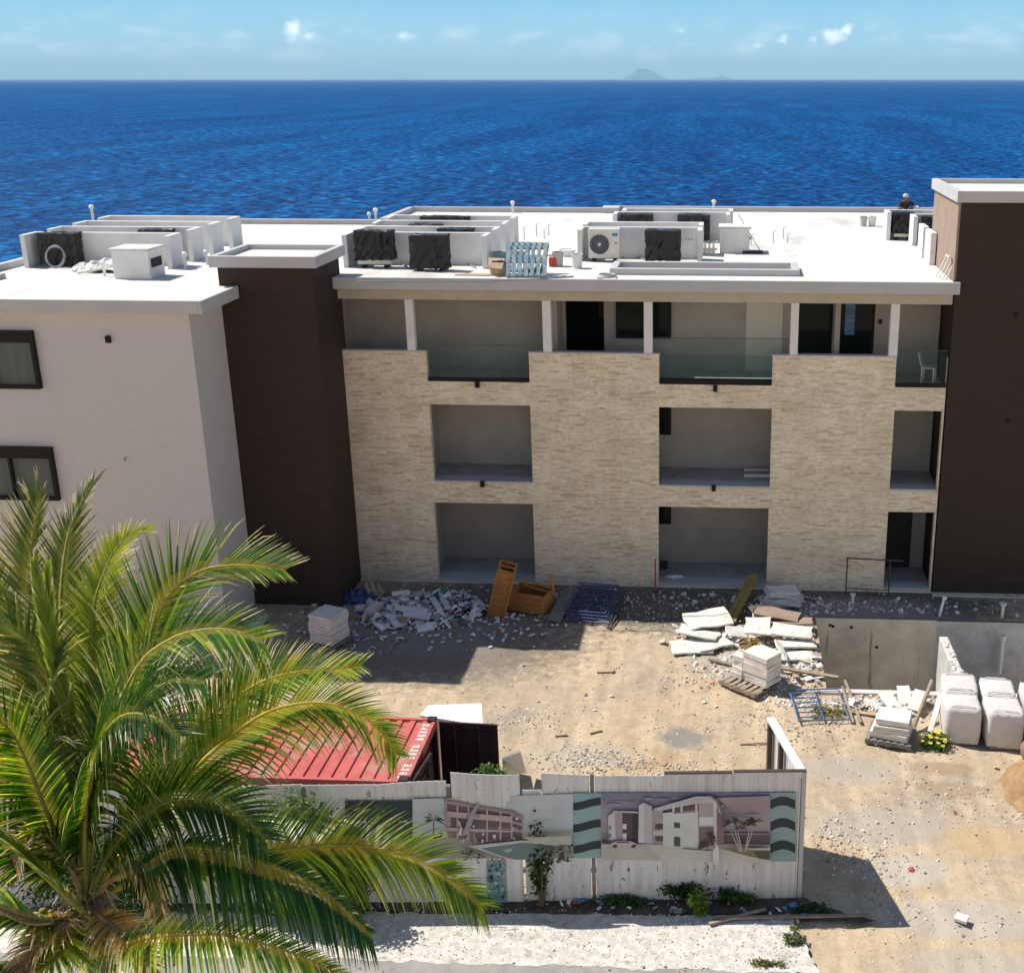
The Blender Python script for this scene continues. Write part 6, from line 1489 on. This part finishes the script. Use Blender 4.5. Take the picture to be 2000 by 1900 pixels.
frond([c0,(190,1560,16.1),(225,1400,16.3),(314,1187,16.5),(377,1122,16.7),(446,1104,16.8),(520,1106,16.8),(560,1112,16.8)], GRN+YEL[2:]+OLV[2:], .95, 96, .28, .3, .3, 5, sides=(1.05,.85), fwd=.8, rib=(.5,.4,.05), roll=0.75)
frond([c0,(160,1640,15.9),(200,1463,15.7),(267,1306,15.5),(330,1250,15.4),(392,1230,15.3),(455,1230,15.2),(515,1250,15.1)], GRN+YEL[:1]+DRK[:1], 1.15, 104, .18, .75, .2, 6, sides=(.75,1.25), rib=(.42,.36,.08), roll=0.55)
frond([c0,(230,1640,16.3),(300,1520,16.6),(380,1430,17.),(441,1375,17.2),(517,1329,17.4),(586,1311,17.5),(653,1308,17.6),(705,1300,17.6)], YEL+GRN, .8, 96, .22, .5, .3, 7, sides=(.95,.95), rib=(.5,.38,.04), roll=0.6)
frond([c0,(250,1650,16.1),(330,1545,16.3),(380,1500,16.5),(441,1445,16.7),(517,1393,16.9),(586,1374,17.),(647,1375,17.1),(700,1396,17.2),(745,1432,17.2),(775,1475,17.2)], YEL+GRN[:1], .88, 110, .2, .75, .25, 8, sides=(.85,1.2), rib=(.55,.42,.05), roll=0.6)
frond([c0,(330,1690,16.2),(450,1670,16.5),(560,1660,16.8),(620,1652,17.),(697,1652,17.1),(773,1663,17.2),(833,1687,17.3),(894,1729,17.4),(946,1775,17.4)], YEL+GRN+OLV[2:], .95, 116, .2, .8, .12, 9, sides=(.85,1.15), rib=(.5,.37,.06), roll=0.55)
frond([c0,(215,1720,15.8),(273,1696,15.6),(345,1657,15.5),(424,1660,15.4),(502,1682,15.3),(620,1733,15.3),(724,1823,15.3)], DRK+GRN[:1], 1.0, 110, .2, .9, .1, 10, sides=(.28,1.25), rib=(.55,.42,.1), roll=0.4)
frond([c0,(200,1850,15.4),(282,1832,15.1),(361,1824,14.9),(471,1830,14.7),(620,1880,14.6),(720,1940,14.5)], GRN+YEL, .8, 90, .15, .9, .25, 11, sides=(.4,1.1), rib=(.55,.38,.05), roll=0.35)
# dark interior fronds facing the viewer
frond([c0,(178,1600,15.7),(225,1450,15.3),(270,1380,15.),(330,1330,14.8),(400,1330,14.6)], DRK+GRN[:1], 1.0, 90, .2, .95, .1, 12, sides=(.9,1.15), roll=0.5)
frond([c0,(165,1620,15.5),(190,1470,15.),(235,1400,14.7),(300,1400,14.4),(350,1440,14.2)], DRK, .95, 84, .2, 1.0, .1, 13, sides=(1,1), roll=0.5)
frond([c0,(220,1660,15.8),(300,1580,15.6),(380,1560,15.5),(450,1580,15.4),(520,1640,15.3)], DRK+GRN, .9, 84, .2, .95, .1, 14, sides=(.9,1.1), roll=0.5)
# left side
frond([c0,(120,1650,15.8),(85,1573,15.6),(47,1478,15.4),(9,1416,15.2),(-60,1390,15.)], GRN+YEL[:1], .9, 84, .2, .8, .3, 15, sides=(1,1), rib=(.4,.33,.12), roll=-0.5)
frond([c0,(120,1600,16.),(90,1480,15.9),(95,1330,15.8),(40,1240,15.7),(-40,1230,15.6)], OLV, .95, 84, .25, .6, .3, 16, roll=-0.5)
frond([c0,(110,1720,15.7),(40,1650,15.4),(-60,1600,15.2),(-160,1620,15.)], DRK+GRN, .9, 80, .2, .8, .2, 17, roll=-0.4)
frond([(172,1790,15.6),(119,1740,15.2),(63,1690,14.9),(0,1640,14.6),(-80,1610,14.4)], [(.2,.28,.12),(.12,.2,.06),(.28,.34,.18)], .55, 80, .1, .5, .2, 18, fwd=1.5, sides=(1,1), wid=.026)
frond([c0,(90,1800,15.5),(0,1790,15.2),(-120,1850,15.)], GRN+YEL, .8, 70, .2, .9, .2, 19)
frond([c0,(120,1860,15.3),(60,1900,15.),(-20,1930,14.8),(-90,1990,14.7)], GRN+YEL, .8, 60, .15, .9, .3, 20)
frond([c0,(100,1500,16.2),(50,1400,16.5),(20,1250,16.8),(-20,1120,17.)], OLV+GRN, .9, 80, .25, .4, .3, 21, roll=-0.4)
BRN = [(.3,.2,.11),(.38,.28,.17),(.22,.14,.08)]
frond([c0,(210,1800,15.5),(270,1850,15.2),(300,1930,15.)], BRN, .5, 44, .2, 1.2, .6, 31, sides=(.8,1), rib=(.35,.24,.12))
frond([c0,(130,1800,15.4),(70,1850,15.1),(40,1930,14.9)], BRN, .55, 48, .2, 1.2, .6, 32, sides=(.8,1), rib=(.35,.24,.12))
frond([c0,(140,1700,15.6),(95,1640,15.4),(50,1650,15.2),(20,1720,15.)], BRN+OLV, .5, 50, .3, 1.1, .6, 33, sides=(.8,1), rib=(.4,.3,.15))
frond([c0,(215,1720,15.7),(262,1690,15.6),(300,1730,15.5),(315,1800,15.4)], BRN, .42, 40, .3, 1.2, .7, 34, sides=(.7,1), rib=(.35,.24,.12))
# trunk, crown base, fibres
tk0 = T(172,1790,16.)
m_ = MB(); npt = 14; pts = [V((.25*sin(pi*(1-k/npt)*.5)-.0, -.1*(1-k/npt), tk0.z*k/npt)) for k in range(npt+1)]
m_.tube(pts, [.24 if k == 0 else (.17+.012*(k % 2)) for k in range(npt+1)], 14); m_.build('trunk', M['bark'], palm, smooth=False)
cr = tk0-PB
for k, (dx, dy, dz, r) in enumerate(((-.12,0,.3,.12),(.14,-.05,.35,.12),(.0,-.14,.2,.14),(-.02,.12,.4,.1),(.24,-.1,.1,.1),(-.24,-.05,.1,.1))):
    MB().tube([cr+V((0,0,-.35)), cr+V((dx*.6,dy*.6,0)), cr+V((dx*2,dy*2,dz))], [r,r*.9,r*.4], 10).build('leaf_sheath', M['bark'], palm, smooth=True)
rr = random.Random(5); m_ = MB()
for _ in range(190):
    a = rr.uniform(0, 2*pi); p = cr+V((.2*cos(a)*rr.uniform(.5,1.6), .2*sin(a)*rr.uniform(.5,1.6), rr.uniform(-.3,.55))); L = rr.uniform(.25,.75); out = V((cos(a),sin(a),0))*rr.uniform(.05,.3)
    w_ = rr.uniform(.004,.012); col = rr.choice([(.45,.38,.3),(.55,.5,.42),(.3,.22,.15),(.2,.14,.09),(.4,.3,.16)])
    p1 = p+out*.6+V((rr.uniform(-.08,.08),rr.uniform(-.08,.08),-L*.5)); p2 = p1+V((rr.uniform(-.12,.12),rr.uniform(-.12,.12),-L*.5)); m_.tube([p, p1, p2], [w_,w_*.8,w_*.3], 4, col)
m_.build('dry_fibres', M['fibre'], palm)
# flower stalk with small nuts, and boat-shaped spathe, on the left of the crown
q0 = T(95,1800,15.5)-PB; m_ = MB()
for _ in range(60):
    d = V((rr.gauss(0,.24),rr.gauss(0,.16),rr.uniform(-.5,.12))); m_.tube([q0+V((.15,0,.1)), q0+d*.5+V((0,0,.06)), q0+d], [.012,.009,.006], 4, rr.choice([(.45,.24,.04),(.5,.32,.06),(.3,.15,.03)]))
m_.build('flower_stalk', M['fibre'], palm)
for k in range(15):
    p = q0+V((rr.gauss(0,.2),rr.gauss(0,.14),rr.uniform(-.42,.05))); s = rr.uniform(.035,.06)
    m_ = MB().lathe([(s*.2,-s),(s*.75,-s*.7),(s,0),(s*.75,s*.7),(s*.25,s)], 10, Mx(p), jit((.4,.3,.06), .3, rr)); m_.build('coconut', M['fibre'], palm, smooth=True)
def spathe(a, b, w_, col, name='spathe'):
    a, b = T(*a)-PB, T(*b)-PB; d = (b-a); s = d.cross(V((0,0,1))).normalized(); m_ = MB(); n = 10; prev = None
    for k in range(n+1):
        g = k/n; ww = w_*sin(pi*min(g*.92+.06,1))**.7; c = a+d*g+V((0,0,-.12*sin(pi*g))); cur = [c-s*ww+V((0,0,ww*.7)), c-s*ww*.55, c, c+s*ww*.55, c+s*ww+V((0,0,ww*.7))]
        if prev:
            for e in range(4): m_.face([prev[e],prev[e+1],cur[e+1],cur[e]], col)
        prev = cur
    o = m_.build(name, M['fibre'], palm, smooth=True); s_ = o.modifiers.new('thick','SOLIDIFY'); s_.thickness = .012
spathe((105,1800,15.3),(-15,1765,15.), .1, (.55,.42,.16)); spathe((178,1745,15.8),(205,1655,16.), .075, (.5,.5,.14)); spathe((190,1860,15.5),(225,1770,15.6), .06, (.25,.34,.06))

# ---------------------------------------------------------------- small extras
q = W(1848, 744, 34.9)
t = thing('plastic_chair', 'white plastic chair on the top right balcony, half hidden by the brown tower', 'chair', (5.78, 34.75, 6.245), radians(70))
MB().box((-.21,-.2,.42),(.21,.2,.45)).build('seat', M['plastic_white'], t, bevel=.01)
MB().hexa([(-.2,.19,.45),(.2,.19,.45),(.2,.22,.45),(-.2,.22,.45),(-.19,.29,.85),(.19,.29,.85),(.19,.32,.85),(-.19,.32,.85)]).build('backrest', M['plastic_white'], t, bevel=.01)
for (a, b) in ((-.19,-.18),(.15,-.18),(-.19,.15),(.15,.15)): MB().hexa([(a-.02,b,0),(a+.02,b,0),(a+.02,b+.04,0),(a-.02,b+.04,0),(a,b,.42),(a+.04,b,.42),(a+.04,b+.04,.42),(a,b+.04,.42)]).build('leg', M['plastic_white'], t)
for (ya, yb, lab) in ((915,921,'rear white bar standing in for a sun patch on the middle balcony floor, centre bay'),(927,932,'front white bar standing in for a sun patch on the middle balcony floor, centre bay')):
    y0 = G(1480, yb, 3.23).y; x0 = G(1453, yb, 3.23).x  # white bars added where sun patches fall on the balcony floor
    tag(MB().box((x0,y0,3.232),(1.3,y0+.16,3.3)).build('sun_patch_bar', M['roof'], bevel=.006), lab, 'sun patch', 'white bars standing in for sun patches on the balcony')
q = G(1297, 1112, .1); tag(MB().box((q.x-.12,q.y,.104),(q.x+.1,q.y+.2,.32)).build('tool_case', M['dark'], bevel=.02), 'small dark case on the ground floor balcony, centre bay', 'case')
crumple('dust_sheet', 'pale crumpled sheet on the ground floor balcony, centre bay', 'sheet', *G(1318,1128,.1)[:2], .1, .3, .12, .1, 'plastic_white', 21, 8)
# insulated pipe runs across the roof deck
for pts in ([(930,523),(905,512),(880,514),(860,520)],[(800,524),(782,514),(768,512)],[(1265,508),(1240,502),(1215,503)],[(1010,505),(1040,498),(1060,500),(1095,497)],[(1120,540),(1060,545),(960,549),(700,549)]):
    P(MB().tube([G(a, b, RZ+.03) for (a, b) in pts], .022, 6), 'pipe_run', 'galv')
def litter():
    rr = random.Random(77); m_ = MB(); cc = [(.75,.74,.7),(.7,.68,.6),(.1,.25,.45),(.5,.36,.2),(.75,.74,.7),(.45,.1,.07),(.3,.3,.3)]
    def bit(x, y, z, s):
        Q = Mx((x, y, z+.02), rx=rr.uniform(-.4,.4), ry=rr.uniform(-.4,.4), rz=rr.uniform(0,6)); c = rr.choice(cc); a, b = s, s*rr.uniform(.3,.9)
        m_.face([Q @ V(p) for p in ((-a,-b,0),(0,-b*.8,.02),(0,b,.03),(-a*.9,b*.8,0))], c); m_.face([Q @ V(p) for p in ((0,-b*.8,.02),(a,-b,0),(a*.8,b*.7,.01),(0,b,.03))], c)
    for _ in range(90):
        x = rr.uniform(-8, 7); y = rr.uniform(19.8, 33.5)
        if PX0-.2 < x and PY0-.2 < y < PY1+.2: continue
        bit(x, y, gh(x, y), rr.uniform(.02,.08))
    for _ in range(60): bit(rr.uniform(-4, 1.6), rr.uniform(18.75, 19.1), .06, rr.uniform(.02,.09))
    for _ in range(50): bit(rr.gauss(-8.5, 2), min(rr.gauss(30.8, .8), 33.6), .0, rr.uniform(.03,.1))
    tag(m_.build('litter', M['paint']), 'paper, plastic and card scraps littering the yard and fence foot', 'litter', kind='stuff')
litter()

# ---------------------------------------------------------------- sea haze
hz = bpy.data.materials.new('sea_haze'); hz.use_nodes = True; nt = hz.node_tree
nt.nodes.remove(nt.nodes['Principled BSDF']); pv = nt.nodes.new('ShaderNodeVolumePrincipled')
pv.inputs['Color'].default_value = (.5,.82,1,1); pv.inputs['Density'].default_value = 3.3e-5; pv.inputs['Anisotropy'].default_value = 0
nt.links.new(pv.outputs[0], nt.nodes['Material Output'].inputs['Volume'])
hb = MB().box((-45000,-400,-13.5),(45000,68000,760)); tag(hb.build('haze', hz), 'thin bluish sea haze', 'haze', kind='stuff')
